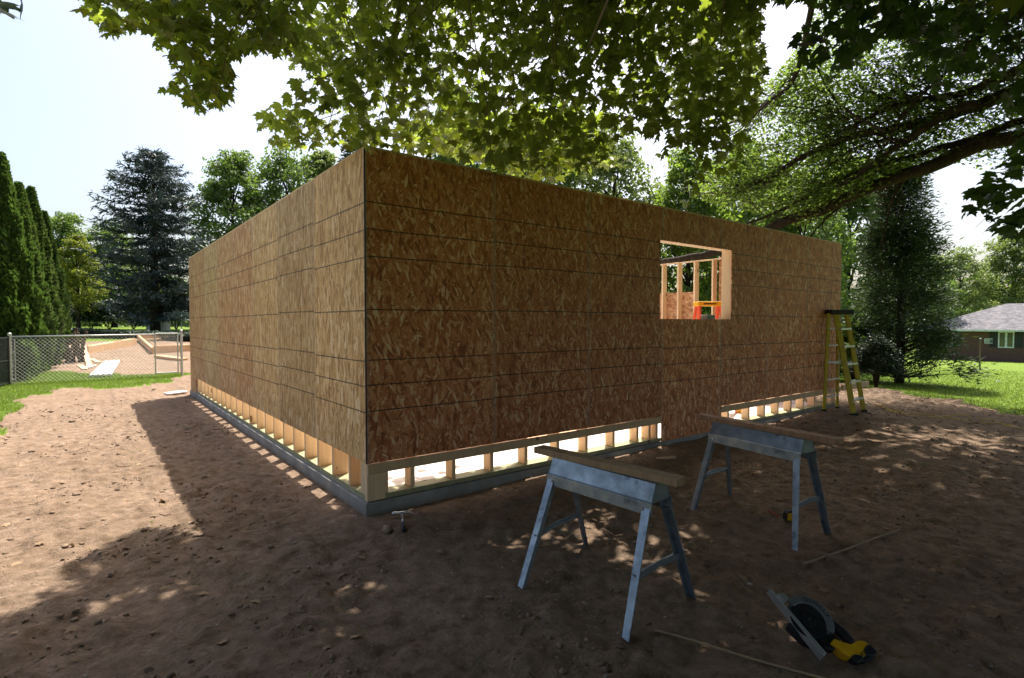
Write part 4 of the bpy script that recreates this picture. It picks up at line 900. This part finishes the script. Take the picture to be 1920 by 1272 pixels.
# sheath behind the blade, guard ring in front
spoly(arc(39, -38, 136, 26)+arc(20, 136, -38, 10), -.028, -.006, 'guard_back', 'guard_grey')
gd = spoly(arc(44, -34, 128, 26)+arc(30.5, 128, -34, 26), -.006, .012, 'blade_guard', 'guard_grey', .003)
spoly(arc(33, 122, 330, 26)+arc(9, 330, 122, 10), .002, .006, 'lower_guard', 'black', .001)
spoly([(1521, 1171), (1528, 1165), (1540, 1167), (1545, 1180), (1540, 1191), (1528, 1192), (1520, 1184)], .006, .012, 'clamp_washer', 'black', .002)
MB().tube([SO+su*sp2(CX, CY)[0]+sv*sp2(CX, CY)[1]+sn*.011, SO+su*sp2(CX, CY)[0]+sv*sp2(CX, CY)[1]+sn*.018], .006, 6).build('arbor_bolt', M['steel'], sc_)
spoly([(1478, 1121), (1484, 1125), (1541, 1237), (1534, 1243)], -.040, .012, 'shoe', 'alu', .002)
spoly([(1487, 1134), (1500, 1133), (1506, 1142), (1498, 1148)], -.02, .03, 'bracket', 'alu', .002)
spoly([(1500, 1180), (1512, 1168), (1560, 1180), (1560, 1215), (1545, 1222), (1520, 1210)], -.10, -.03, 'motor_housing', 'black', .01)
spoly([(1540, 1200), (1566, 1188), (1582, 1212), (1562, 1230), (1545, 1226)], -.055, -.012, 'motor_end', 'black', .006)
spoly([(1544, 1140), (1554, 1142), (1570, 1158), (1582, 1176), (1600, 1196), (1606, 1212), (1604, 1220), (1594, 1218), (1583, 1200), (1572, 1184), (1558, 1164), (1546, 1152)], -.045, -.002, 'handle', 'black', .008)
spoly([(1530, 1135), (1540, 1132), (1549, 1138), (1546, 1147), (1536, 1144)], -.05, -.01, 'front_grip', 'black', .005)
spoly([(1567, 1158), (1571, 1160), (1579, 1176), (1576, 1178), (1568, 1168)], -.004, .0005, 'handle_trim', 'yellow', .001)
bt = spoly([(1558, 1219), (1568, 1211), (1580, 1217), (1594, 1221), (1611, 1214), (1622, 1216), (1628, 1224), (1620, 1237), (1600, 1246), (1582, 1242), (1572, 1235), (1566, 1226)], -.06, .005, 'battery_mount', 'yellow', .006)
spoly([(1584, 1241), (1592, 1238), (1606, 1240), (1603, 1248), (1592, 1254), (1586, 1249)], -.058, .010, 'battery_pack', 'black', .006)
spoly([(1612, 1230), (1620, 1223), (1628, 1222), (1635, 1235), (1624, 1243), (1611, 1241)], -.058, .010, 'battery_pack', 'black', .006)
spoly([(1594, 1249), (1600, 1241), (1622, 1236), (1632, 1240), (1608, 1250)], -.058, .002, 'battery_pack', 'black', .004)
def letter(ch, x, y, ang, size, off, mat, parent):
    cu = bpy.data.curves.new('lettering', 'FONT'); cu.body = ch; cu.size = size; cu.align_x = 'CENTER'; cu.align_y = 'CENTER'; cu.extrude = .0003; cu.materials.append(M[mat])
    o = bpy.data.objects.new('lettering', cu); col.objects.link(o); o.parent = parent
    q = sp2(x, y); pos = SO+su*q[0]+sv*q[1]+sn*off; ca, sa = math.cos(ang), math.sin(ang); ux = su*ca+sv*sa; uy = -su*sa+sv*ca
    mt = Matrix([[ux[0], uy[0], sn[0], pos[0]], [ux[1], uy[1], sn[1], pos[1]], [ux[2], uy[2], sn[2], pos[2]], [0, 0, 0, 1]]); o.matrix_local = mt; bpy.context.view_layer.update(); me = bpy.data.meshes.new_from_object(o); n_ = bpy.data.objects.new('lettering', me); col.objects.link(n_); n_.parent = parent; n_.matrix_local = mt; bpy.data.objects.remove(o); return n_
for k, ch in enumerate('DEWALT'):
    a = 78-k*13.5; letter(ch, CX+37.3*math.cos(R_(a)), CY-37.3*math.sin(R_(a)), R_(a-90), .026, .0128, 'black', sc_)
letter('XR', 1609, 1238, R_(18), .030, .0062, 'black', sc_)

# ================================================================ overhead cable
A = at(1000, 335, 8.4); B = at(1140, 0, 3.6); d = B-A; E0 = A-d*5.0; E1 = B+d*2.2
o = MB().tube([E0*(1-k/30)+E1*(k/30) for k in range(31)], .0075, 6).build('cable', M['cable'], None); tag(o, 'thin pale overhead cable slanting up in front of the maple leaves above the front wall', 'cable')

# ================================================================ chain-link fence on the left
P1 = np.array([-3.207, 14.031]); P2 = np.array([.43, 14.262])
fe = empty('chain_link_fence', (P1[0], P1[1], 0), 0, 'galvanised chain-link fence running from the evergreen columns to the gate', 'fence')
def fz(p): return g1(p[0], p[1])
def fpost(parent, p, h, rad, nm='post'):
    z = fz(p); q = p-P1; o = MB().tube([(q[0], q[1], z-.1), (q[0], q[1], z+h)], rad, 12).build(nm, M['fence_steel'], parent, smooth=False)
    MB().tube([(q[0], q[1], z+h), (q[0], q[1], z+h+.025), (q[0], q[1], z+h+.045), (q[0], q[1], z+h+.05)], [rad*1.2, rad*1.2, rad*.7, .003], 12).build('post_cap', M['fence_steel'], o, smooth=True)
fpost(fe, P1, 1.22, .036); 
GA = P1*.175+P2*.825
def mesh_wires(parent, a, b, z0, z1, name='wire_mesh', pitch=.062, rad=.0026, org=P1, mat='fence_steel'):
    L = float(np.hypot(*(b-a))); H = z1-z0; u = (b-a)/L; m = MB(); s = -H
    while s < L:
        for sg_ in (1, -1):
            s0, s1 = (s, s+H); e0, e1 = max(0, s0), min(L, s1)
            if e1 <= e0: continue
            zz0 = (e0-s0); zz1 = (e1-s0)
            if sg_ < 0: zz0, zz1 = H-zz0, H-zz1
            p = a+u*e0-org; q = a+u*e1-org
            m.tube([(p[0], p[1], z0+zz0), (q[0], q[1], z0+zz1)], rad, 3, False)
        s += pitch*1.42
    return m.build(name, M[mat], parent)
zf = (fz(P1)+fz(P2))/2
mesh_wires(fe, P1, GA, zf+.02, zf+1.17)
m = MB(); q = P2-P1; m.tube([(0, 0, fz(P1)+1.17), (q[0]*.82, q[1]*.82, zf+1.19)], .019, 8); m.build('top_rail', M['fence_steel'], fe, smooth=True)
m = MB(); m.tube([(.09, .005, zf+.03), (.09, .005, zf+1.14)], .008, 6)
for zz in (.12, .45, .8, 1.1): m.tube([(-.0, 0, zf+zz), (.1, .004, zf+zz)], .010, 6)
m.build('tension_bar', M['fence_steel'], fe)
gt = empty('fence_gate', (P1[0], P1[1], 0), 0, 'narrow chain-link gate with a round-cornered frame next to the garage wall', 'gate')
ga_, gb_ = GA-P1, P2-P1-(P2-P1)/3.64*.09
m = MB(); m.tube([(ga_[0], ga_[1], zf+.10), (ga_[0], ga_[1], zf+1.20)], .018, 8); m.tube([(gb_[0], gb_[1], zf+.09), (gb_[0], gb_[1], zf+1.21)], .018, 8)
for zz in (.10, 1.21): m.tube([(ga_[0], ga_[1], zf+zz), (gb_[0], gb_[1], zf+zz)], .018, 8)
m.build('frame', M['fence_steel'], gt); mesh_wires(gt, GA, P1+gb_, zf+.11, zf+1.19, pitch=.05)
gp = empty('gate_post', (P1[0], P1[1], 0), 0, 'stout steel gate post beside the far left corner of the garage', 'post'); fpost(gp, P2, 1.27, .034, 'pole')
for zz in (.35, .95): MB().tube([(gb_[0], gb_[1], zf+zz), (P2[0]-P1[0], P2[1]-P1[1], zf+zz)], .012, 6).build('hinge', M['fence_steel'], gp)
# black slatted fence
bf = empty('slatted_fence', (P1[0], P1[1], 0), 0, 'black slatted fence at the left edge of the yard', 'fence')
ub = np.array([-.20, -.98]); m = MB(); n = 56
for k in range(n):
    q = ub*(.16+k*.062); z = g1(*(P1+q)); m.beam((q[0], q[1], z+.03), (q[0], q[1], z+1.16), .052, .006, up=(1, 0, 0))
m.build('slats', M['black_slat'], bf)
m = MB()
for zz in (.06, .6, 1.15): m.tube([(ub[0]*.1, ub[1]*.1, fz(P1)+zz), (ub[0]*3.7, ub[1]*3.7, g1(*(P1+ub*3.7))+zz)], .014, 6)
m.build('rails', M['black'], bf)
MB().tube([(ub[0]*.12, ub[1]*.12, fz(P1)-.1), (ub[0]*.12, ub[1]*.12, fz(P1)+1.2)], .03, 8).build('post', M['black'], bf)

# ================================================================ yard behind the fence: form boards, scrap, sheets
def plank(name, a, b, w, h, mat, label, cat, lift=0.0, group=None, za=None, zb_=None):
    c = (np.array(a)+np.array(b))/2; A = Vector((a[0]-c[0], a[1]-c[1], (g1(*a) if za is None else za)+h/2+lift)); B = Vector((b[0]-c[0], b[1]-c[1], (g1(*b) if zb_ is None else zb_)+h/2+lift))
    o = MB().beam(A, B, w, h).build(name, M[mat], None, bevel=.004); o.location = (c[0], c[1], 0); return tag(o, label, cat, group)
def gp2(x, y): return onz(x, y)[:2]
FG = 'new timber boards lying behind the fence'
plank('timber_plank', gp2(165, 674), gp2(256, 664), .05, .30, 'form_board', 'wide orange board on edge behind the fence, left of the gate', 'board', 0, FG)
plank('timber_plank', gp2(252, 656), gp2(287, 672), .10, .26, 'form_board', 'short orange board set diagonally toward the gate', 'board', 0, FG)
plank('timber_plank', gp2(286, 672), gp2(372, 667), .05, .28, 'form_board', 'orange board on edge behind the gate', 'board', 0, FG)
plank('timber_plank', gp2(158, 659), gp2(262, 656), .05, .26, 'form_board', 'farther board lying behind the wide orange board', 'board', 0, FG)
plank('timber_plank', gp2(262, 660), gp2(380, 658), .05, .26, 'form_board', 'farther board on edge beyond the gate, topped by daylight', 'board', 0, FG)
plank('timber_plank', gp2(296, 676), gp2(345, 679), .30, .10, 'form_board', 'low flat timber just behind the gate mesh', 'board', 0, FG)
plank('timber_plank', gp2(168, 668), gp2(248, 660), .30, .06, 'form_board', 'flat pale board lying between the two edge-on boards left of the gate', 'board', .02, FG)
plank('timber_plank', gp2(288, 666), gp2(352, 664), .35, .08, 'form_board', 'flat pale board lying inside the boards behind the gate', 'board', .02, FG)
plank('timber_plank', gp2(214, 664), gp2(300, 660), .22, .05, 'pine_h', 'lightest flat board crossing behind the diagonal board', 'board', .10, FG)
# white sheets
a = np.array(gp2(188, 708)); b = np.array(gp2(214, 676)); c = (a+b)/2; dr = (b-a); L = np.hypot(*dr); dr /= L
ws = empty('metal_sheets', (c[0], c[1], g1(*c)+.02), math.atan2(dr[1], dr[0]), 'bundle of long white ribbed metal sheets on the grass behind the fence', 'metal sheets')
prof = []
for k in range(25): x = -.24+.02*k; prof.append((x, .05+(.018 if k % 6 in (2, 3) else 0)))
m = MB(); m.prism(prof+[(.24, .0), (-.24, .0)], -L/2, L/2, (Vector((0, 0, 0)), Vector((0, 1, 0)), Vector((0, 0, 1)), Vector((1, 0, 0)))); m.build('ribbed_sheet', M['white_metal'], ws)
MB().box(-L/2, L/2, -.25, -.235, 0, .035).build('edge_flange', M['fence_steel'], ws); MB().box(-L/2, L/2, .235, .25, 0, .035).build('edge_flange', M['fence_steel'], ws)
# leaning board pile
pc = np.array(gp2(142, 684)); rk = empty('board_rack', (pc[0], pc[1], g1(*pc)), 0, 'tangle of weathered brown boards leaning together beside the last evergreen column', 'board pile')
for k in range(13):
    a = rng.normal(0, .28, 2); m = MB(); ang = rng.uniform(-.5, .5); ln = rng.uniform(.9, 1.35); u_ = Vector((RT[0]*math.sin(ang), RT[1]*math.sin(ang), math.cos(ang)))
    base = Vector((RT[0]*(-.35+.055*k)+a[0]*.3, RT[1]*(-.35+.055*k)+a[1]*.6, 0)); m.beam(base, base+u_*ln, .09, .022, up=V3(FW)); m.build('board', M['old_wood'], rk)
for k in range(4):
    m = MB(); z = .25+.2*k; m.beam(V3(RT)*-.45+Vector((0, 0, z)), V3(RT)*.35+Vector((0, 0, z+rng.uniform(-.1, .1))), .03, .09); m.build('board', M['old_wood'], rk)
for k, (x0, y0, x1, y1, lb) in enumerate([(158, 668, 168, 690, 'pale scrap board propped at the foot of the brown board pile'), (162, 692, 176, 688, 'small square white offcut nearest the metal sheets'), (172, 680, 186, 684, 'pale offcut lying left of the top of the metal sheets'), (150, 688, 160, 694, 'short pale offcut below the brown board pile')]):
    plank('scrap_board', gp2(x0, y0), gp2(x1, y1), .16, .02, 'pine_h' if k != 1 else 'white_metal', lb, 'offcut', .02, 'scrap offcuts on the grass')
# far white utility boxes and far fence
for px_, w_, h_, lb in ((284, .45, .75, 'low white utility box left of the blue spruce trunk'), (306, .65, .95, 'larger pale utility box right of the blue spruce trunk')):
    p = at(px_, 600, 36.5); z = g1(p[0], p[1]); r = empty('utility_box', (p[0], p[1], z), -YAW, lb, 'utility box')
    MB().box(-w_/2, w_/2, -.25, .25, 0, h_).build('body', M['white_plastic'], r, bevel=.02); MB().box(-w_/2-.02, w_/2+.02, -.27, .27, h_+.001, h_+.05).build('lid', M['white_plastic'], r, bevel=.01)
p = at(308, 600, 34.5); q = at(372, 600, 34.5); ff = empty('chain_link_fence', (p[0], p[1], 0), 0, 'distant low chain-link fence beyond the blue spruce trunk', 'fence')
m = MB(); z0 = g1(p[0], p[1])
m.tube([(0, 0, z0+1.2), (q[0]-p[0], q[1]-p[1], z0+1.2)], .025, 6); m.build('top_rail', M['fence_steel'], ff)
for k in range(3): w_ = (q-p)*k/2; MB().tube([(w_[0], w_[1], z0-.1), (w_[0], w_[1], z0+1.2)], .03, 6).build('post', M['fence_steel'], ff)
mesh_wires(ff, p[:2], q[:2], z0+.05, z0+1.18, pitch=.12, rad=.004, org=p[:2])
for k, px_ in enumerate((298, 307, 316, 325)):
    p = at(px_, 640, 16.9+.1*k); 

# ================================================================ brick house on the right
HA = at(1724, 600, 56.5); HB = at(1920, 600, 51.0); hu = (HB-HA); hu[2] = 0; hu /= np.linalg.norm(hu)
zg = at(1920, 681, 51.0)[2]; ze = at(1830, 618, 53.5)[2]
hz_ = math.atan2(hu[1], hu[0]); ho = empty('brick_house', (HA[0], HA[1], zg), hz_, 'low brown brick house with a grey hip roof and white windows across the lawn', 'house')
WH = ze-zg; LH = 21.0; DH = 10.5
t = NT('brick'); v = t.coord(); s = t.new('ShaderNodeSeparateXYZ'); t.con(v, s.inputs[0]); cb = t.new('ShaderNodeCombineXYZ'); t.con(t.math('ADD', s.outputs[0], s.outputs[1]), cb.inputs[0]); t.con(s.outputs[2], cb.inputs[1])
bk = t.new('ShaderNodeTexBrick'); t.con(cb.outputs[0], bk.inputs['Vector']); bk.inputs['Scale'].default_value = 4.4; bk.inputs['Color1'].default_value = (.12, .050, .034, 1); bk.inputs['Color2'].default_value = (.075, .034, .026, 1); bk.inputs['Mortar'].default_value = (.14, .12, .11, 1); bk.inputs['Mortar Size'].default_value = .02; t.set(bk.outputs[0], .9); M['brick'] = t.m
t = NT('shingle'); v = t.coord(); bk = t.new('ShaderNodeTexVoronoi'); t.con(t.mapv(v, (2.2, 2.2, 9)), bk.inputs['Vector']); bk.inputs['Scale'].default_value = 1.6; s = t.new('ShaderNodeSeparateColor'); t.con(bk.outputs['Color'], s.inputs[0]); t.set(t.ramp(s.outputs[0], [(0, (.075, .075, .088)), (.6, (.125, .12, .135)), (1, (.19, .18, .19))]), .9); M['shingle'] = t.m
M['glass'] = plain('glass', (.05, .065, .06), .08, 0, .1, 2, 0, .8); M['shutter'] = plain('shutter', (.015, .022, .022), .6); M['trim'] = plain('trim', (.55, .62, .63), .5)
MB().box(0, LH, 0, DH, -.6, WH).build('wall', M['brick'], ho)
ov = .55; rz_ = at(1905, 572, 59.5)[2]-zg; e = WH-.02
m = MB(); m.add([(-ov, -ov, e), (LH+ov, -ov, e), (LH+ov, DH+ov, e), (-ov, DH+ov, e), (DH/2+1.1, DH/2, rz_), (LH-DH/2-1.1, DH/2, rz_)], [(0, 1, 5, 4), (1, 2, 5), (2, 3, 4, 5), (3, 0, 4), (3, 2, 1, 0)]); m.build('roof', M['shingle'], ho)
m = MB(); m.box(-ov-.02, LH+ov+.02, -ov-.10, -ov-.003, e-.16, e+.02); m.box(-ov-.10, -ov-.003, -ov-.1, DH+ov, e-.16, e+.019); m.build('gutter', M['trim'], ho)
def ux(px): # distance along the wall at column px
    r = ray(px, 600); den = r[0]*(-hu[1])-r[1]*(-hu[0]); d0 = HA[:2]-CAMP[:2]; return float((r[0]*d0[1]-r[1]*d0[0])/den)
for a, b in ((1764, 1785), (1875, 1900)):
    x0, x1 = sorted((ux(a), ux(b))); z0, z1 = WH-1.62, WH-.28; xm = (x0+x1)/2
    w_ = MB().box(x0, x1, -.03, .05, z0, z1).build('window', M['glass'], ho); m = MB(); f = .10
    m.box(x0-f, x0, -.07, .02, z0-f, z1+f); m.box(x1, x1+f, -.07, .02, z0-f, z1+f); m.box(x0, x1, -.07, .02, z1, z1+f); m.box(x0, x1, -.07, .02, z0-f, z0); m.box(xm-.08, xm+.08, -.065, .01, z0, z1); m.build('frame', M['trim'], w_)
    for q0 in (x0-f-.62, x1+f+.04): 
        m = MB(); m.box(q0, q0+.58, -.045, .02, z0-.05, z1+.05)
        for k in range(12): m.box(q0+.05, q0+.53, -.055, -.045, z0+k*.11, z0+k*.11+.06)
        m.build('shutter', M['shutter'], ho)
x0, x1 = sorted((ux(1847), ux(1862))); m = MB(); m.box(x0, x1, -.05, .02, WH-1.35, WH-.85); vt = m.build('vent', M['trim'], ho); m = MB()
for k in range(5): m.box(x0+.06, x1-.06, -.058, -.05, WH-1.30+k*.09, WH-1.26+k*.09)
m.build('louvre', M['shutter'], vt)
# pole in the lawn
p = at(1837, 683, 27.5); z = g1(p[0], p[1]); r = empty('metal_post', (p[0], p[1], z), 0, 'slim leaning metal post standing alone on the sunny lawn', 'post')
hp = at(1838.5, 636, 27.5)[2]-z; MB().tube([(0, 0, -.1), (.04, 0, hp)], .032, 8).build('pole', M['twig'], r); MB().tube([(.04, 0, hp), (.042, 0, hp+.06)], [.045, .03], 8).build('cap', M['trim'], r)

# ================================================================ grass, clods, stones, litter
def blades(n, sampler, hgt, wid, name, label=None, density=None):
    x, y = sampler(n); k = grass_mask(x, y) if density is None else density(x, y); x = x[k]; y = y[k]; n = len(x); z = gz(x, y)
    P = np.stack([x, y, z-.004], 1); tip = rnd_dir(n, .55, 1.0); a = rng.uniform(0, 2*np.pi, n); ax = np.stack([np.cos(a), np.sin(a), 0*a], 1)
    T = np.array([(-.5, 0, 0), (.5, 0, 0), (0, 1, 0)], float); h_ = rng.uniform(*hgt, n); w_ = np.full(n, wid)*rng.uniform(.7, 1.3, n)
    V = P[:, None, :]+T[None, :, 0:1]*(ax*w_[:, None])[:, None, :]+T[None, :, 1:2]*(tip*h_[:, None])[:, None, :]
    F = np.arange(n*3).reshape(-1, 3); o = link(name, np_mesh(name, V.reshape(-1, 3), F), M['grass_blade']); return tag(o, label, kind='stuff')
def s_left(n):
    px = rng.uniform(-30, 350, n); py = rng.uniform(690, 830, n); py = 690+(py-690)*rng.uniform(.2, 1, n); r = FW[None]+RT[None]*((px-960)/F_PX)[:, None]-UPV[None]*((py-636)/F_PX)[:, None]; t_ = -CAMP[2]/r[:, 2]; return CAMP[0]+r[:, 0]*t_, CAMP[1]+r[:, 1]*t_
blades(60000, s_left, (.03, .085), .010, 'grass', 'bright green lawn grass at the left edge of the dug-up dirt')
def s_back(n): return rng.uniform(-7, 1, n), rng.uniform(13.5, 20, n)
blades(30000, s_back, (.03, .09), .014, 'grass', 'grass around the board pile behind the chain-link fence')
def s_right(n):
    r_ = 9+rng.uniform(0, 1, n)**1.5*28; a = rng.uniform(R_(-22), R_(20), n); return -1.7+r_*np.cos(a), -4+r_*np.sin(a)+1.0
blades(110000, s_right, (.03, .08), .014, 'grass', 'sunlit lawn grass on the right beyond the dirt')
def tuftd(x, y): return (fbm(x, y, 1.6, 3, 88) > .66) & (fbm(x, y, 9, 2, 89) > .5) & ~((x > -.05) & (y > -.05) & (x < 8.6))
blades(60000, lambda n: (rng.uniform(-4, 9, n), rng.uniform(-4, 7, n)), (.012, .045), .005, 'weeds', 'sparse weeds sprouting on the dirt', tuftd)
# stones and clods
ic = np.array([(0, 0, 1), (.9, 0, .35), (.28, .85, .35), (-.72, .53, .35), (-.72, -.53, .35), (.28, -.85, .35), (.72, .53, -.35), (-.28, .85, -.35), (-.9, 0, -.35), (-.28, -.85, -.35), (.72, -.53, -.35), (0, 0, -1)], float)
icf = np.array([(0, 1, 2), (0, 2, 3), (0, 3, 4), (0, 4, 5), (0, 5, 1), (1, 6, 2), (2, 7, 3), (3, 8, 4), (4, 9, 5), (5, 10, 1), (6, 7, 2), (7, 8, 3), (8, 9, 4), (9, 10, 5), (10, 6, 1), (11, 7, 6), (11, 8, 7), (11, 9, 8), (11, 10, 9), (11, 6, 10)], int)
def stones(n, size, name, mat, flat, region, sel=None, jit=.25):
    x = rng.uniform(region[0], region[1], n); y = rng.uniform(region[2], region[3], n); k = ~((x > -.06) & (x < 8.6) & (y > -.03) & (y < 9.3)) & ~grass_mask(x, y)
    if sel is not None: k &= sel(x, y)
    x = x[k]; y = y[k]; n = len(x); s = size[0]*(size[1]/size[0])**(rng.uniform(0, 1, n)**2.2); z = gz(x, y)+s*flat*.25
    a = rng.uniform(0, 2*np.pi, n); sh = 1+rng.normal(0, jit, (n, 12, 1)); V = ic[None]*sh*np.stack([s, s*rng.uniform(.6, 1, n), s*flat], 1)[:, None, :]
    c, s_ = np.cos(a)[:, None], np.sin(a)[:, None]; Vx = V[:, :, 0]*c-V[:, :, 1]*s_; Vy = V[:, :, 0]*s_+V[:, :, 1]*c
    V = np.stack([Vx+x[:, None], Vy+y[:, None], V[:, :, 2]+z[:, None]], -1); F = icf[None]+(np.arange(n)*12)[:, None, None]
    return tag(link(name, np_mesh(name, V.reshape(-1, 3), F.reshape(-1, 3)), mat), kind='stuff')
t = NT('stone'); g_ = t.new('ShaderNodeNewGeometry'); t.set(t.ramp(g_.outputs['Random Per Island'], [(0, (.12, .09, .07)), (.7, (.25, .20, .16)), (1, (.48, .43, .37))]), .85); M['stone'] = t.m
t = NT('clod'); g_ = t.new('ShaderNodeNewGeometry'); v = t.coord(); t.set(t.mix(.5, t.ramp(g_.outputs['Random Per Island'], [(0, (.13, .09, .06)), (1, (.36, .27, .19))]), t.ramp(t.noise(v, 30, 4), [(.3, (.12, .08, .06)), (.7, (.34, .25, .19))])), .95, 0, .1); t.bump(t.noise(v, 60, 4), .8, .01); M['clod'] = t.m
stones(5200, (.003, .015), 'pebbles', M['stone'], .6, (-4, 8, -4, 4.5))
stones(60000, (.004, .022), 'dirt_clods', M['clod'], .7, (-4, 12, -4, 9), lambda x, y: fbm(x, y, 2.2, 4, 33) > .58, .3)
stones(900, (.02, .055), 'dirt_clods', M['clod'], .5, (-3.2, 12, -3, 13), lambda x, y: fbm(x, y, 1.1, 4, 35) > .56, .35)
# dry leaves and bits of straw lying about
n = 900; x = rng.uniform(-3.6, 9, n); y = rng.uniform(-3.8, 6, n); k = ~((x > -.1) & (x < 8.6) & (y > -.1)); x = x[k]; y = y[k]; n = len(x)
P = np.stack([x, y, gz(x, y)+.008], 1); tip = rnd_dir(n, -.15, .25); ax, ay, az = frames(tip, rng.normal(0, .3, n)); V, F = place(MAPLE2_T, MAPLE2_F, P, ax, ay, az, rng.uniform(.025, .075, n))
M['dead_leaf'] = leaf_mat('dead_leaf', (.10, .06, .03), (.32, .22, .13), (.2, .12, .05), .15, .8)
tag(link('leaf_litter', np_mesh('leaf_litter', V, F), M['dead_leaf']), kind='stuff')
m = MB(); 
for k in range(170):
    x, y = rng.uniform(-3.5, 8.5), rng.uniform(-3.7, 6)
    if x > -.1 and y > -.1: continue
    a = rng.uniform(0, 6.28); L = rng.uniform(.03, .16); pts = []
    for j in range(4):
        q = (x+L*(j/3)*math.cos(a+.2*j), y+L*(j/3)*math.sin(a+.2*j)); pts.append((q[0], q[1], g1(*q)+.006))
    m.tube(pts, rng.uniform(.0012, .0035), 4)
tag(m.build('twig_litter', M['twig'], None), kind='stuff')
